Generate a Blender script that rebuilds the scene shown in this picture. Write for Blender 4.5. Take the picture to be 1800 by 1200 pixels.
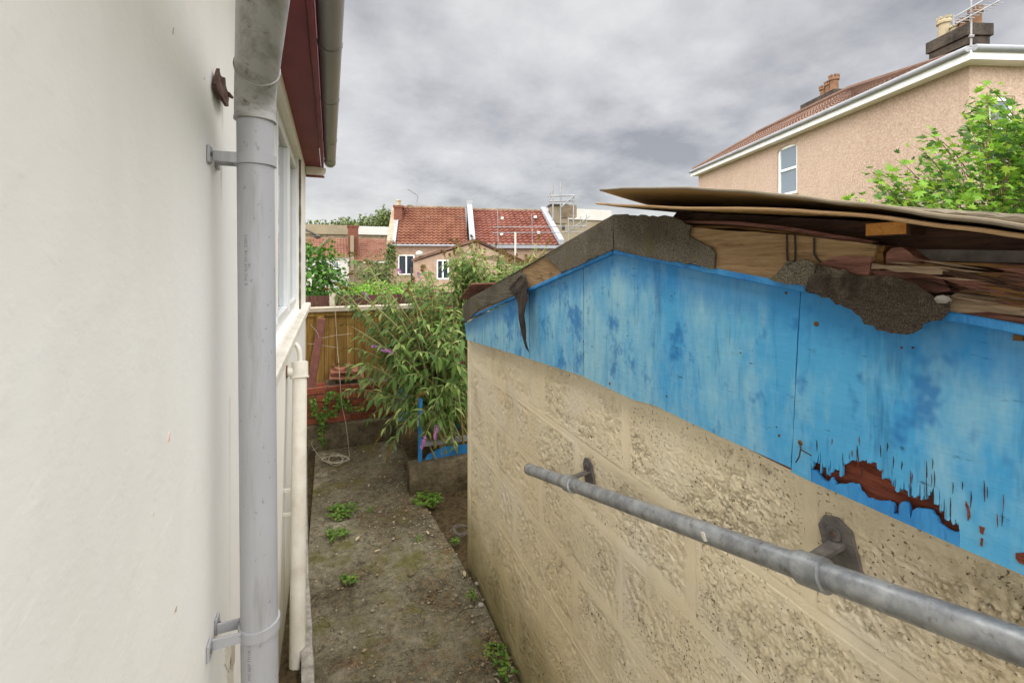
import bpy, bmesh, math, random
from mathutils import Vector, Matrix, noise as mnoise
R = math.radians
rnd = random.Random(7)
sc = bpy.context.scene
for o in list(bpy.data.objects): bpy.data.objects.remove(o)
col = sc.collection

# ------------------------------------------------------------------ camera
F = 800.0; HZ = 460.0; CZ = 1.87
TH = math.atan2(320, 800); CS, SN = math.cos(TH), math.sin(TH)
cam = bpy.data.objects.new('camera', bpy.data.cameras.new('camera')); col.objects.link(cam)
cam.location = (0, 0, CZ); cam.rotation_euler = (R(90), 0, -TH)
cam.data.sensor_width = 36; cam.data.lens = 36 * F / 1800
cam.data.shift_y = -(600 - HZ) / 1800
cam.data.clip_start = 0.02; cam.data.clip_end = 3000
sc.camera = cam

# ------------------------------------------------------------------ sky, sun, exposure
SUN_EL, SUN_AZ = R(60), R(226)          # azimuth measured from +Y towards +X
w = bpy.data.worlds.new('World'); sc.world = w; w.use_nodes = True
nt = w.node_tree; N = nt.nodes; L = nt.links; N.clear()
wo = N.new('ShaderNodeOutputWorld'); bg = N.new('ShaderNodeBackground'); bg.inputs['Strength'].default_value = 0.1
L.new(bg.outputs[0], wo.inputs[0])
sky = N.new('ShaderNodeTexSky'); sky.sky_type = 'NISHITA'; sky.sun_disc = False
sky.sun_elevation = SUN_EL; sky.sun_rotation = SUN_AZ; sky.dust_density = 2.0
tc = N.new('ShaderNodeTexCoord'); sep = N.new('ShaderNodeSeparateXYZ'); L.new(tc.outputs['Generated'], sep.inputs[0])
def wm(op, a, b=None, c=None, clamp=False):
    n = N.new('ShaderNodeMath'); n.operation = op; n.use_clamp = clamp
    for i, v in enumerate((a, b, c)):
        if v is None: continue
        if isinstance(v, (int, float)): n.inputs[i].default_value = v
        else: L.new(v, n.inputs[i])
    return n.outputs[0]
zz = wm('ADD', wm('MAXIMUM', sep.outputs[2], 0.0), 0.28)
cmb = N.new('ShaderNodeCombineXYZ'); L.new(wm('DIVIDE', sep.outputs[0], zz), cmb.inputs[0]); L.new(wm('DIVIDE', sep.outputs[1], zz), cmb.inputs[1])
cmb.inputs[2].default_value = 1.3
def wnoise(scale, detail, rough, dist=0.0):
    n = N.new('ShaderNodeTexNoise'); n.inputs['Scale'].default_value = scale; n.inputs['Detail'].default_value = detail
    n.inputs['Roughness'].default_value = rough; n.inputs['Distortion'].default_value = dist; L.new(cmb.outputs[0], n.inputs['Vector']); return n.outputs[0]
n1 = wnoise(1.15, 7, 0.56, 0.1); n2 = wnoise(4.5, 6, 0.62, 0.0)
cl = wm('ADD', wm('MULTIPLY', n1, 0.72), wm('MULTIPLY', n2, 0.28))
cr = N.new('ShaderNodeValToRGB'); L.new(cl, cr.inputs[0])
el = cr.color_ramp.elements
el[0].position = 0.35; el[0].color = (0.35, 0.345, 0.358, 1)
el[1].position = 0.63; el[1].color = (0.80, 0.785, 0.772, 1)
e = el.new(0.49); e.color = (0.60, 0.588, 0.586, 1)
sc10 = N.new('ShaderNodeVectorMath'); sc10.operation = 'SCALE'; sc10.inputs['Scale'].default_value = 1.33
L.new(cr.outputs[0], sc10.inputs[0])
mixs = N.new('ShaderNodeMix'); mixs.data_type = 'RGBA'; mixs.inputs[0].default_value = 0.965
L.new(sky.outputs[0], mixs.inputs[6]); L.new(sc10.outputs[0], mixs.inputs[7]); L.new(mixs.outputs[2], bg.inputs['Color'])

sl = bpy.data.lights.new('sun', 'SUN'); sl.energy = 1.5; sl.angle = R(140); sl.color = (1.0, 0.978, 0.945)
sun = bpy.data.objects.new('sun', sl); col.objects.link(sun)
sd = Vector((math.sin(SUN_AZ) * math.cos(SUN_EL), math.cos(SUN_AZ) * math.cos(SUN_EL), math.sin(SUN_EL)))
sun.rotation_euler = sd.to_track_quat('Z', 'Y').to_euler(); sun.location = sd * 50
vs = sc.view_settings; vs.view_transform = 'Standard'; vs.look = 'None'; vs.exposure = 2.85; vs.gamma = 1.0; vs.use_curve_mapping = False
sc.render.engine = 'CYCLES'
sc.cycles.max_bounces = 6; sc.cycles.diffuse_bounces = 3; sc.cycles.glossy_bounces = 2; sc.cycles.transmission_bounces = 3

# ------------------------------------------------------------------ geometry helpers
def ray(x, y):
    r = (x - 900) / F
    return Vector((r * CS + SN, CS - r * SN, -(y - HZ) / F))
CAM = Vector((0, 0, CZ))
def PX(x, y, X): a = ray(x, y); return CAM + a * (X / a.x)
def PY(x, y, Y): a = ray(x, y); return CAM + a * (Y / a.y)
def PZ(x, y, Z): a = ray(x, y); return CAM + a * ((Z - CZ) / a.z)
def PD(x, y, D): return CAM + ray(x, y) * D

def tag(o, label=None, cat=None, group=None, kind=None):
    if label: o['label'] = label
    if cat: o['category'] = cat
    if group: o['group'] = group
    if kind: o['kind'] = kind
    return o
def thing(name, label, cat, loc=(0, 0, 0), group=None):
    o = bpy.data.objects.new(name, None); col.objects.link(o); o.location = loc; o.empty_display_size = 0.1
    return tag(o, label, cat, group)
WM = {}                                          # world matrix of every object that has one
def adopt(o, parent, Mx=None):
    if Mx is not None: WM[o.name] = Mx.copy(); o.matrix_basis = Mx
    if parent is None: return
    o.parent = parent
    w0 = Matrix.Translation(parent.location) if parent.type == 'EMPTY' else WM.get(parent.name, Matrix.Identity(4))
    o.matrix_parent_inverse = w0.inverted()
def mesh(name, V, Fc, mat, smooth=False):
    me = bpy.data.meshes.new(name); me.from_pydata([tuple(v) for v in V], [], Fc)
    if mat: me.materials.append(mat)
    if smooth: me.polygons.foreach_set('use_smooth', [True] * len(me.polygons))
    me.update(); return me
def ob(name, V, Fc, mat, parent=None, smooth=False, **kw):
    o = bpy.data.objects.new(name, mesh(name, V, Fc, mat, smooth)); col.objects.link(o); adopt(o, parent); return tag(o, **kw)
def inst(name, me, parent, M, **kw):
    o = bpy.data.objects.new(name, me); col.objects.link(o); adopt(o, parent, M); return tag(o, **kw)

class MB:
    def __init__(s): s.v = []; s.f = []
    def add(s, V, Fc):
        b = len(s.v); s.v += [Vector(p) for p in V]; s.f += [tuple(i + b for i in q) for q in Fc]; return s
    def box(s, a, b):
        (x0, y0, z0), (x1, y1, z1) = a, b
        x0, x1 = sorted((x0, x1)); y0, y1 = sorted((y0, y1)); z0, z1 = sorted((z0, z1))
        return s.add([(x0,y0,z0),(x1,y0,z0),(x1,y1,z0),(x0,y1,z0),(x0,y0,z1),(x1,y0,z1),(x1,y1,z1),(x0,y1,z1)],
                     [(0,3,2,1),(4,5,6,7),(0,1,5,4),(1,2,6,5),(2,3,7,6),(3,0,4,7)])
    def bar(s, p, q, wd, ht, up=(0, 0, 1)):
        p = Vector(p); q = Vector(q); d = (q - p).normalized(); u = Vector(up); r = d.cross(u)
        if r.length < 1e-4: r = d.cross(Vector((1, 0, 0)))
        r.normalize(); u = r.cross(d); r *= wd / 2; u *= ht / 2
        V = [p - r - u, p + r - u, p + r + u, p - r + u, q - r - u, q + r - u, q + r + u, q - r + u]
        return s.add(V, [(0,1,2,3),(7,6,5,4),(0,4,5,1),(1,5,6,2),(2,6,7,3),(3,7,4,0)])
    def tube(s, P, rad, n=12, cap=True):
        P = [Vector(p) for p in P]; m = len(P); rs = rad if isinstance(rad, (list, tuple)) else [rad] * m
        V = []; t0 = (P[1] - P[0]).normalized(); u = t0.orthogonal().normalized()
        for i in range(m):
            t = (P[min(i + 1, m - 1)] - P[max(i - 1, 0)]).normalized()
            u = (u - t * u.dot(t)); u = u.normalized() if u.length > 1e-6 else t.orthogonal().normalized(); b = t.cross(u)
            for k in range(n):
                a = 2 * math.pi * k / n; V.append(P[i] + (u * math.cos(a) + b * math.sin(a)) * rs[i])
        Fc = [(i*n + k, i*n + (k+1) % n, (i+1)*n + (k+1) % n, (i+1)*n + k) for i in range(m - 1) for k in range(n)]
        if cap: Fc += [tuple(range(n))[::-1], tuple(range((m-1)*n, m*n))]
        return s.add(V, Fc)
    def plate(s, pts, d):        # polygon, extruded by vector d
        n = len(pts); d = Vector(d); pts = [Vector(p) for p in pts]
        V = pts + [p + d for p in pts]
        Fc = [tuple(range(n)), tuple(range(2*n - 1, n - 1, -1))] + [(i, i + n, (i+1) % n + n, (i+1) % n) for i in range(n)]
        return s.add(V, Fc)
    def lathe(s, c, prof, n=16):
        c = Vector(c); V = []
        for r, z in prof:
            for k in range(n):
                a = 2*math.pi*k/n; V.append(c + Vector((r*math.cos(a), r*math.sin(a), z)))
        m = len(prof)
        return s.add(V, [(i*n+k, i*n+(k+1)%n, (i+1)*n+(k+1)%n, (i+1)*n+k) for i in range(m-1) for k in range(n)])
    def sheet(s, G):             # grid of points, one sided
        m, n = len(G), len(G[0])
        return s.add([p for r in G for p in r], [(i*n+j, i*n+j+1, (i+1)*n+j+1, (i+1)*n+j) for i in range(m-1) for j in range(n-1)])
    def slab(s, G, d):           # grid of points with thickness d
        m, n = len(G), len(G[0]); d = Vector(d); b = m*n
        V = [Vector(p) for r in G for p in r]; V = V + [p + d for p in V]
        Fc = []
        for i in range(m-1):
            for j in range(n-1):
                q = (i*n+j, i*n+j+1, (i+1)*n+j+1, (i+1)*n+j); Fc.append(q); Fc.append(tuple(x+b for x in q[::-1]))
        edge = [j for j in range(n)] + [i*n+n-1 for i in range(1, m)] + [(m-1)*n+j for j in range(n-2, -1, -1)] + [i*n for i in range(m-2, 0, -1)]
        for a, c in zip(edge, edge[1:] + edge[:1]): Fc.append((c, a, a+b, c+b))
        return s.add(V, Fc)
    def build(s, name, mat, parent=None, smooth=False, bevel=0, **kw):
        o = ob(name, s.v, s.f, mat, parent, False, **kw)
        bm = bmesh.new(); bm.from_mesh(o.data); bmesh.ops.recalc_face_normals(bm, faces=bm.faces)
        if bevel: bmesh.ops.bevel(bm, geom=[e for e in bm.edges if len(e.link_faces) == 2 and e.calc_face_angle(0) > 0.6], offset=bevel, segments=1, affect='EDGES')
        bm.to_mesh(o.data); bm.free()
        if smooth:
            o.data.polygons.foreach_set('use_smooth', [True] * len(o.data.polygons)); o.data.set_sharp_from_angle(angle=R(40))
        return o
def jag(pts, amp, step, seed=0, plane='yz'):   # break polygon edges into ragged ones
    r = random.Random(seed); out = []
    for p, q in zip(pts, pts[1:] + pts[:1]):
        n = max(1, int((q - p).length / step)); out.append(p)
        for i in range(1, n):
            v = p.lerp(q, i / n); out.append(v + Vector((0, r.uniform(-amp, amp), r.uniform(-amp, amp))))
    return out

# ------------------------------------------------------------------ material helpers
def lin(r, g, b):
    f = lambda v: (v/255/12.92 if v/255 <= 0.04045 else ((v/255 + 0.055)/1.055) ** 2.4)
    return (f(r), f(g), f(b), 1)
class Mt:
    def __init__(s, name, rough=0.8, spec=0.3, metal=0.0):
        s.m = bpy.data.materials.new(name); s.m.use_nodes = True; s.n = s.m.node_tree.nodes; s.l = s.m.node_tree.links
        s.p = s.n['Principled BSDF']; s.p.inputs['Roughness'].default_value = rough; s.p.inputs['Specular IOR Level'].default_value = spec
        s.p.inputs['Metallic'].default_value = metal
        s.geo = s.n.new('ShaderNodeNewGeometry'); s.pos = s.geo.outputs['Position']
        s.c = None; s.h = None
    def map(s, scale=(1, 1, 1), loc=(0, 0, 0), rot=(0, 0, 0)):
        k = s.n.new('ShaderNodeMapping'); k.inputs['Scale'].default_value = scale; k.inputs['Location'].default_value = loc; k.inputs['Rotation'].default_value = rot
        s.l.new(s.pos, k.inputs['Vector']); return k.outputs[0]
    def noise(s, scale, detail=5, rough=0.55, vec=None, dist=0.0):
        k = s.n.new('ShaderNodeTexNoise'); k.inputs['Scale'].default_value = scale; k.inputs['Detail'].default_value = min(detail, 4)
        k.inputs['Roughness'].default_value = rough; k.inputs['Distortion'].default_value = dist
        s.l.new(vec if vec is not None else s.pos, k.inputs['Vector']); return k.outputs[0]
    def vor(s, scale, feature='F1', vec=None, rand=1.0):
        k = s.n.new('ShaderNodeTexVoronoi'); k.feature = feature; k.inputs['Scale'].default_value = scale; k.inputs['Randomness'].default_value = rand
        s.l.new(vec if vec is not None else s.pos, k.inputs['Vector']); return k.outputs[0]
    def ramp(s, fac, *stops):
        k = s.n.new('ShaderNodeValToRGB'); e = k.color_ramp.elements
        while len(e) > 1: e.remove(e[-1])
        for i, (p, c) in enumerate(stops):
            if not isinstance(c, tuple): c = (c, c, c, 1)
            x = e[0] if i == 0 else e.new(p); x.position = p; x.color = c
        s.l.new(fac, k.inputs[0]); return k.outputs[0]
    def mix(s, fac, a, b, mode='MIX'):
        k = s.n.new('ShaderNodeMix'); k.data_type = 'RGBA'; k.blend_type = mode
        for i, v in ((0, fac), (6, a), (7, b)):
            if isinstance(v, (int, float)): k.inputs[i].default_value = v
            elif isinstance(v, tuple): k.inputs[i].default_value = v
            else: s.l.new(v, k.inputs[i])
        return k.outputs[2]
    def math(s, op, a, b=0.5, clamp=False):
        k = s.n.new('ShaderNodeMath'); k.operation = op; k.use_clamp = clamp
        for i, v in enumerate((a, b)):
            if isinstance(v, (int, float)): k.inputs[i].default_value = v
            else: s.l.new(v, k.inputs[i])
        return k.outputs[0]
    def axis(s, i):
        k = s.n.new('ShaderNodeSeparateXYZ'); s.l.new(s.pos, k.inputs[0]); return k.outputs[i]
    def rand(s): return s.n.new('ShaderNodeObjectInfo').outputs['Random']
    def island(s): return s.geo.outputs['Random Per Island']
    def color(s, c):
        if isinstance(c, tuple): s.p.inputs['Base Color'].default_value = c
        else: s.l.new(c, s.p.inputs['Base Color'])
        return s
    def bump(s, h, dist, strength=1.0):
        k = s.n.new('ShaderNodeBump'); k.inputs['Distance'].default_value = dist; k.inputs['Strength'].default_value = strength
        s.l.new(h, k.inputs['Height'])
        if s.h is not None: s.l.new(s.h, k.inputs['Normal'])
        s.h = k.outputs[0]; s.l.new(s.h, s.p.inputs['Normal']); return s
    def rough(s, v): s.l.new(v, s.p.inputs['Roughness']); return s
def simple(name, c1, c2, scale=6, rough=0.8, bump=0.0, bscale=60, spec=0.3, metal=0, jitter=0.0, stretch=None):
    m = Mt(name, rough, spec, metal); v = m.map(stretch) if stretch else None
    c = m.mix(m.ramp(m.noise(scale, 6, 0.6, v), (0.32, 0.0), (0.68, 1.0)), c1, c2)
    if jitter: c = m.mix(1.0, c, m.ramp(m.rand(), (0, 1 - jitter), (1, 1 + jitter * 0.4)), 'MULTIPLY')
    m.color(c)
    if bump: m.bump(m.noise(bscale, 6, 0.65, v), bump)
    return m.m
M = {}
# white rendered house wall
m = Mt('white_render', 0.75, 0.25)
c = m.mix(m.ramp(m.noise(2.2, 5), (0.35, 0.0), (0.7, 1.0)), lin(240, 238, 232), lin(235, 232, 226))
c = m.mix(m.ramp(m.noise(1.1, 3, 0.5, m.map((1, 1, 1), (3, 1, 2))), (0.5, 0.0), (0.75, 0.5)), c, lin(236, 233, 232))
c = m.mix(m.ramp(m.vor(7), (0.0, 0.6), (0.02, 0.0)), c, lin(150, 140, 120))
grime = m.ramp(m.noise(1.6, 4, 0.65, m.map((1, 1, 0.25), (0, 4, 1))), (0.52, 0.0), (0.78, 0.35)); c = m.mix(grime, c, lin(206, 199, 182))
for (px_, py_, ln_, wd_, st_) in ((389, 292, .10, .012, .55), (391, 186, .07, .01, .5), (404, 1128, .2, .02, .45), (404, 700, .9, .012, .22)):
    q_ = PX(px_, py_, -0.22); dy_ = m.math('ABSOLUTE', m.math('SUBTRACT', m.axis(1), q_.y)); dz_ = m.math('SUBTRACT', q_.z, m.axis(2))
    mk = m.math('MULTIPLY', m.ramp(m.math('ADD', dy_, m.math('MULTIPLY', m.noise(30, 3), wd_ * .8)), (wd_ * .4, 1.0), (wd_ * 1.5, 0.0)), m.ramp(dz_, (0.0, 1.0), (min(1, ln_), 0.0)))
    mk = m.math('MULTIPLY', mk, m.ramp(m.math('ADD', dz_, 0.5), (0.495, 0.0), (0.502, 1.0))); c = m.mix(m.math('MULTIPLY', mk, st_), c, lin(150, 122, 84))
# green and brown splash stains at the foot of the wall
foot = m.ramp(m.math('ADD', m.axis(2), m.math('MULTIPLY', m.noise(3, 5, 0.6, m.map((1, 2.5, 0.5))), 0.9)), (0.5, 1.0), (1.25, 0.0))
c = m.mix(m.math('MULTIPLY', foot, 0.75), c, lin(150, 138, 96)); m.color(c)
m.bump(m.noise(4, 3), 0.006, 0.4); m.bump(m.noise(45, 4, 0.6, m.map((1, 0.7, 1.2), rot=(R(-20), 0, 0))), 0.0012, 0.45); m.bump(m.ramp(m.noise(14, 4, 0.6), (0.5, 0.0), (0.62, 1.0)), 0.0008, 0.4); M['render'] = m.m
M['cream_paint'] = simple('cream_paint', lin(230, 225, 214), lin(208, 201, 186), 9, 0.6, 0.001, 60)
M['upvc'] = simple('upvc_white', lin(236, 237, 238), lin(222, 222, 220), 3, 0.35, 0, spec=0.5)
m = Mt('pipe_grey', 0.42, 0.45)
c = m.mix(m.ramp(m.noise(4, 5, 0.6, m.map((1, 1, 0.4))), (0.3, 0), (0.7, 1)), lin(158, 158, 162), lin(172, 172, 176))
c = m.mix(m.ramp(m.noise(22, 4, 0.75, m.map((1, 1, 0.12))), (0.52, 0.0), (0.75, 0.55)), c, lin(118, 114, 108)); c = m.mix(m.ramp(m.noise(90, 3, 0.7, m.map((1, 1, 0.5))), (0.64, 0.0), (0.7, 0.5)), c, lin(98, 94, 88)); m.color(c); m.rough(m.ramp(m.noise(12, 4), (0.3, 0.35), (0.7, 0.55))); M['pipe'] = m.m
m = Mt('pipe_grey_dirty', 0.5, 0.4)
v = m.map((1, 1, 1), rot=(0.3, 0.6, 0.2))
c = m.mix(m.ramp(m.noise(9, 6, 0.65, m.map((3, 1, 6), rot=(0.5, 0.2, 0))), (0.45, 0), (0.68, 0.8)), lin(174, 173, 171), lin(124, 120, 113))
c = m.mix(m.ramp(m.noise(30, 4), (0.62, 0), (0.7, 0.8)), c, lin(84, 76, 62)); m.color(c); M['pipe_dirty'] = m.m
M['gutter'] = simple('gutter_grey', lin(130, 128, 127), lin(148, 146, 144), 5, 0.4, 0, spec=0.45, stretch=(1, 0.2, 1))
m = Mt('soffit_red', 0.55, 0.4)
c = m.mix(m.ramp(m.noise(10, 6, 0.65, m.map((1, 0.3, 1))), (0.35, 0), (0.7, 1)), lin(116, 42, 56), lin(134, 58, 70))
c = m.mix(m.ramp(m.vor(14), (0.0, 0.9), (0.03, 0.0)), c, lin(60, 26, 28)); m.color(c); M['red'] = m.m
M['ink'] = simple('print_ink', lin(112, 104, 104), lin(128, 122, 122), 90, 0.6)
M['rust'] = simple('rust_iron', lin(62, 40, 34), lin(112, 90, 80), 40, 0.9, 0.004, 90)
M['dark_gap'] = simple('dark_gap', lin(40, 36, 32), lin(64, 58, 50), 20, 0.95)
m = Mt('window_glass', 0.05, 0.6, 0.6); m.color(lin(150, 162, 172)); M['glass'] = m.m  # pale half-metal base colour stands in for sky mirrored in the panes
m = Mt('dark_glass', 0.05, 0.6); m.color(lin(46, 54, 64)); M['darkglass'] = m.m
# concrete path: damp dirty concrete with moss, soil and grit
m = Mt('path_concrete', 0.92, 0.15)
big = m.noise(1.7, 7, 0.62, dist=0.4); fine = m.noise(24, 7, 0.75); gr = m.noise(150, 4, 0.75)
c = m.mix(m.ramp(fine, (0.3, 0), (0.7, 1)), lin(92, 86, 70), lin(150, 143, 120))
c = m.mix(m.ramp(big, (0.42, 0.0), (0.6, 0.85)), c, m.mix(m.ramp(fine, (0.35, 0), (0.65, 1)), lin(54, 46, 36), lin(104, 92, 70)))
c = m.mix(m.ramp(gr, (0.35, 0.55), (0.5, 0.0)), c, lin(58, 50, 36)); c = m.mix(m.ramp(gr, (0.56, 0.0), (0.7, 0.5)), c, lin(178, 168, 142))
c = m.mix(m.ramp(m.noise(3.3, 6, 0.65, m.map((1, 1, 1), (4, 7, 0))), (0.52, 0.0), (0.64, 0.75)), c, lin(98, 94, 46))
c = m.mix(m.ramp(m.noise(2.3, 6, 0.7, m.map((1, 1, 1), (9, 2, 0))), (0.6, 0.0), (0.72, 0.65)), c, lin(176, 166, 146))
c = m.mix(m.ramp(m.noise(5, 6, 0.7, m.map((1, 1, 1), (2, 5, 3))), (0.58, 0.0), (0.68, 0.45)), c, lin(108, 74, 46))
c = m.mix(m.ramp(m.vor(42), (0.0, 1), (0.12, 0.0)), c, lin(170, 156, 128))
ck = m.noise(1.9, 4, 0.7, m.map((1, 1, 1), (6, 1, 0))); ckm = m.ramp(m.math('ABSOLUTE', m.math('SUBTRACT', ck, 0.5)), (0.0, 0.45), (0.005, 0.0)); c = m.mix(ckm, c, lin(46, 40, 30)); m.bump(m.math('SUBTRACT', 1.0, ckm), 0.01)
m.color(c); m.bump(fine, 0.014); m.bump(gr, 0.005); M['path'] = m.m
m = Mt('soil', 0.95, 0.1); f2 = m.noise(30, 7, 0.7)
m.color(m.mix(m.ramp(f2, (0.3, 0), (0.7, 1)), lin(52, 42, 30), lin(98, 84, 60))); m.bump(f2, 0.02); M['soil'] = m.m
m = Mt('ground_grass', 0.95, 0.1); m.color(m.mix(m.ramp(m.noise(0.6, 6), (0.4, 0), (0.6, 1)), lin(70, 82, 40), lin(104, 96, 66))); M['ground'] = m.m
m = Mt('old_concrete', 0.92, 0.15); f2 = m.noise(14, 7, 0.7)
c = m.mix(m.ramp(f2, (0.3, 0), (0.7, 1)), lin(74, 66, 52), lin(124, 112, 90)); c = m.mix(m.ramp(m.noise(4, 5), (0.5, 0), (0.7, 0.8)), c, lin(60, 56, 34)); m.color(c); m.bump(f2, 0.015); M['concrete'] = m.m
M['kerb'] = simple('kerb_concrete', lin(128, 124, 116), lin(178, 172, 162), 30, 0.9, 0.008, 70)
# shed block work, painted cream
def cream(name, pit):
    m = Mt(name, 0.85, 0.2)
    st = m.noise(2.0, 5, 0.6, m.map((1, 1, 0.45)))
    c = m.mix(m.ramp(st, (0.3, 0), (0.7, 1)), lin(240, 227, 198), lin(230, 212, 176))
    c = m.mix(m.ramp(m.noise(3, 6, 0.6, m.map((1, 1, 1), (5, 2, 1))), (0.5, 0), (0.72, 0.7)), c, lin(236, 226, 208))
    # green algae rising from the ground and brown drip stain under the boards
    alg = m.ramp(m.math('ADD', m.axis(2), m.math('MULTIPLY', m.noise(4, 5, 0.6), 0.55)), (0.3, 1.0), (0.7, 0.0))
    c = m.mix(m.math('MULTIPLY', alg, 0.9), c, lin(62, 60, 40))
    mid = m.ramp(m.math('ADD', m.axis(2), m.math('MULTIPLY', m.noise(2.5, 5), 0.7)), (0.6, 1.0), (1.15, 0.0))
    c = m.mix(m.math('MULTIPLY', mid, 0.35), c, lin(196, 178, 118))
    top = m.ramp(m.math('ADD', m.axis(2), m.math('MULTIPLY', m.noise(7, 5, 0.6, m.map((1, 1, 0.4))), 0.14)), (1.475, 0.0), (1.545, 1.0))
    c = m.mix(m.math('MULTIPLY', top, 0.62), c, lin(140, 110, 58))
    c = m.mix(m.ramp(m.noise(1.9, 6, 0.65, m.map((1, 1, 0.8), (1, 8, 4))), (0.54, 0), (0.72, 0.5)), c, lin(158, 138, 104))
    if pit:
        gr = m.noise(230, 3, 0.8)
        pt = m.ramp(m.math('ADD', m.noise(150, 3, 0.6), m.math('MULTIPLY', m.noise(9, 2), 0.25)), (0.445, 0.85), (0.50, 0.0)); c = m.mix(pt, c, lin(118, 94, 58)); m.bump(m.math('SUBTRACT', m.math('MULTIPLY', gr, 0.5), pt), 0.004, 1.0)
        m.color(c)
    else:
        spk = m.ramp(m.vor(38), (0.0, 0.7), (0.06, 0.0)); c = m.mix(spk, c, lin(140, 116, 78)); gr = m.noise(150, 4, 0.8); m.bump(gr, 0.0016, 0.8); m.color(c)
        m.bump(m.noise(10, 3), 0.008, 0.5)
    return m.m
M['block'] = cream('painted_block', True); M['mortar'] = cream('painted_mortar', False)
# blue paint on plywood, faded in patches
m = Mt('blue_paint', 0.62, 0.35)
vst = m.map((1, 1, 0.22)); hst = m.map((1, 0.25, 3.0))
c = m.mix(m.ramp(m.noise(5, 6, 0.6), (0.3, 0), (0.7, 1)), lin(56, 152, 210), lin(90, 174, 218))
fade = m.math('ADD', m.math('MULTIPLY', m.noise(3.1, 6, 0.6, m.map((1, 1, 0.45))), 0.5), m.math('MULTIPLY', m.noise(13, 6, 0.8, m.map((1, 1, 0.3))), 0.5))
edge = m.ramp(m.axis(1), (0.5, 0.0), (1.5, 0.13))
c = m.mix(m.ramp(m.math('ADD', fade, edge), (0.49, 0.0), (0.69, 0.72)), c, lin(168, 210, 216))
c = m.mix(m.ramp(m.noise(7, 7, 0.82, m.map((1, 1, 0.7), (3, 3, 9))), (0.54, 0), (0.64, 0.75)), c, lin(30, 112, 180))
c = m.mix(m.ramp(m.noise(24, 6, 0.75, m.map((1, 1, 0.12))), (0.56, 0), (0.72, 0.7)), c, lin(34, 104, 156))
c = m.mix(m.ramp(m.noise(60, 4, 0.7, m.map((1, 0.3, 1.6), (1, 1, 1))), (0.66, 0), (0.72, 0.8)), c, lin(38, 72, 96))
c = m.mix(m.ramp(m.vor(13, vec=m.map((1, 1, 1), (1, 2, 3))), (0.0, 1.0), (0.05, 0.0)), c, lin(40, 60, 74))
rg = PX(1080, 443, 0.775); lf = PX(817, 568, 0.775); rt2 = PX(1800, 578, 0.775); yy = m.math('SUBTRACT', m.axis(1), rg.y)
s1_ = (rg.z - lf.z) / (lf.y - rg.y); s2_ = (rg.z - rt2.z) / (rg.y - rt2.y)
drop = m.math('MAXIMUM', m.math('MULTIPLY', yy, s1_), m.math('MULTIPLY', yy, -s2_)); dist_ = m.math('SUBTRACT', m.math('SUBTRACT', rg.z, drop), m.axis(2))
band = m.ramp(m.math('SUBTRACT', dist_, m.math('MULTIPLY', m.noise(16, 4, 0.8, m.map((1, 1, 0.3))), 0.1)), (-0.03, 1.0), (0.05, 0.0))
c = m.mix(m.math('MULTIPLY', band, 0.6), c, lin(30, 118, 184))
pass
m.color(c); m.bump(m.noise(40, 6, 0.65, m.map((1, 0.25, 1.8))), 0.0016, 0.7); m.bump(m.noise(9, 5), 0.006, 0.5); M['blue'] = m.m
m = Mt('blue_paint_fresh', 0.55, 0.4)
c = m.mix(m.ramp(m.noise(20, 6, 0.6, m.map((1, 1, 0.25))), (0.3, 0), (0.7, 1)), lin(26, 112, 184), lin(66, 152, 210))
c = m.mix(m.ramp(m.noise(55, 5, 0.7), (0.64, 0), (0.7, 0.8)), c, lin(50, 60, 66)); m.color(c); m.bump(m.noise(60, 5, 0.6, m.map((1, 1, 0.25))), 0.004); M['blue2'] = m.m
def wood(name, a, b, cdark, axis_s=(6, 0.5, 6), rough=0.85, bump=0.003, sc_=14, jitter=0.12):
    m = Mt(name, rough, 0.2); v = m.map(axis_s); n_ = m.noise(sc_, 8, 0.68, v, 0.3)
    c = m.mix(m.ramp(n_, (0.3, 0), (0.68, 1)), a, b); c = m.mix(m.ramp(m.noise(sc_ * 1.7, 6, 0.7, v), (0.6, 0), (0.72, 0.85)), c, cdark)
    c = m.mix(1.0, c, m.ramp(m.rand(), (0, 1 - jitter), (1, 1 + jitter * 0.4)), 'MULTIPLY')
    m.color(c); m.bump(n_, bump)
    return m.m
M['verge_wood'] = wood('bare_softwood', lin(128, 102, 70), lin(168, 140, 104), lin(84, 66, 48), (1, 0.45, 5), sc_=26)
M['red_wood'] = wood('bare_red_plywood', lin(98, 46, 34), lin(140, 78, 58), lin(60, 28, 22), (1, 0.7, 5), sc_=20, bump=0.006)
M['rot_wood'] = wood('rotten_wood', lin(92, 56, 48), lin(150, 108, 94), lin(46, 28, 24), (1, 0.5, 6), bump=0.008, sc_=22)
M['rot_pale'] = wood('rotten_pale_wood', lin(112, 90, 72), lin(176, 156, 130), lin(62, 44, 34), (1, 0.4, 6), bump=0.006, sc_=16)
M['rot_gold'] = wood('rotten_gold_wood', lin(88, 60, 32), lin(138, 104, 62), lin(48, 32, 20), (1, 0.4, 6), bump=0.006, sc_=16)
M['dark_wood'] = wood('dark_rotten_wood', lin(52, 36, 30), lin(84, 62, 50), lin(28, 20, 18), (2, 0.5, 5), bump=0.006)
M['ply'] = wood('plywood_face', lin(166, 128, 74), lin(188, 150, 94), lin(124, 94, 54), (4, 0.5, 1), sc_=4, bump=0.001)
M['ply_edge'] = wood('plywood_edge', lin(172, 136, 96), lin(188, 156, 118), lin(124, 92, 62), (1, 0.6, 30), sc_=10, bump=0.002)
M['ply_grey'] = wood('plywood_weathered', lin(120, 108, 90), lin(144, 132, 112), lin(86, 74, 60), (4, 0.5, 1), sc_=6, bump=0.002)
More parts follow.
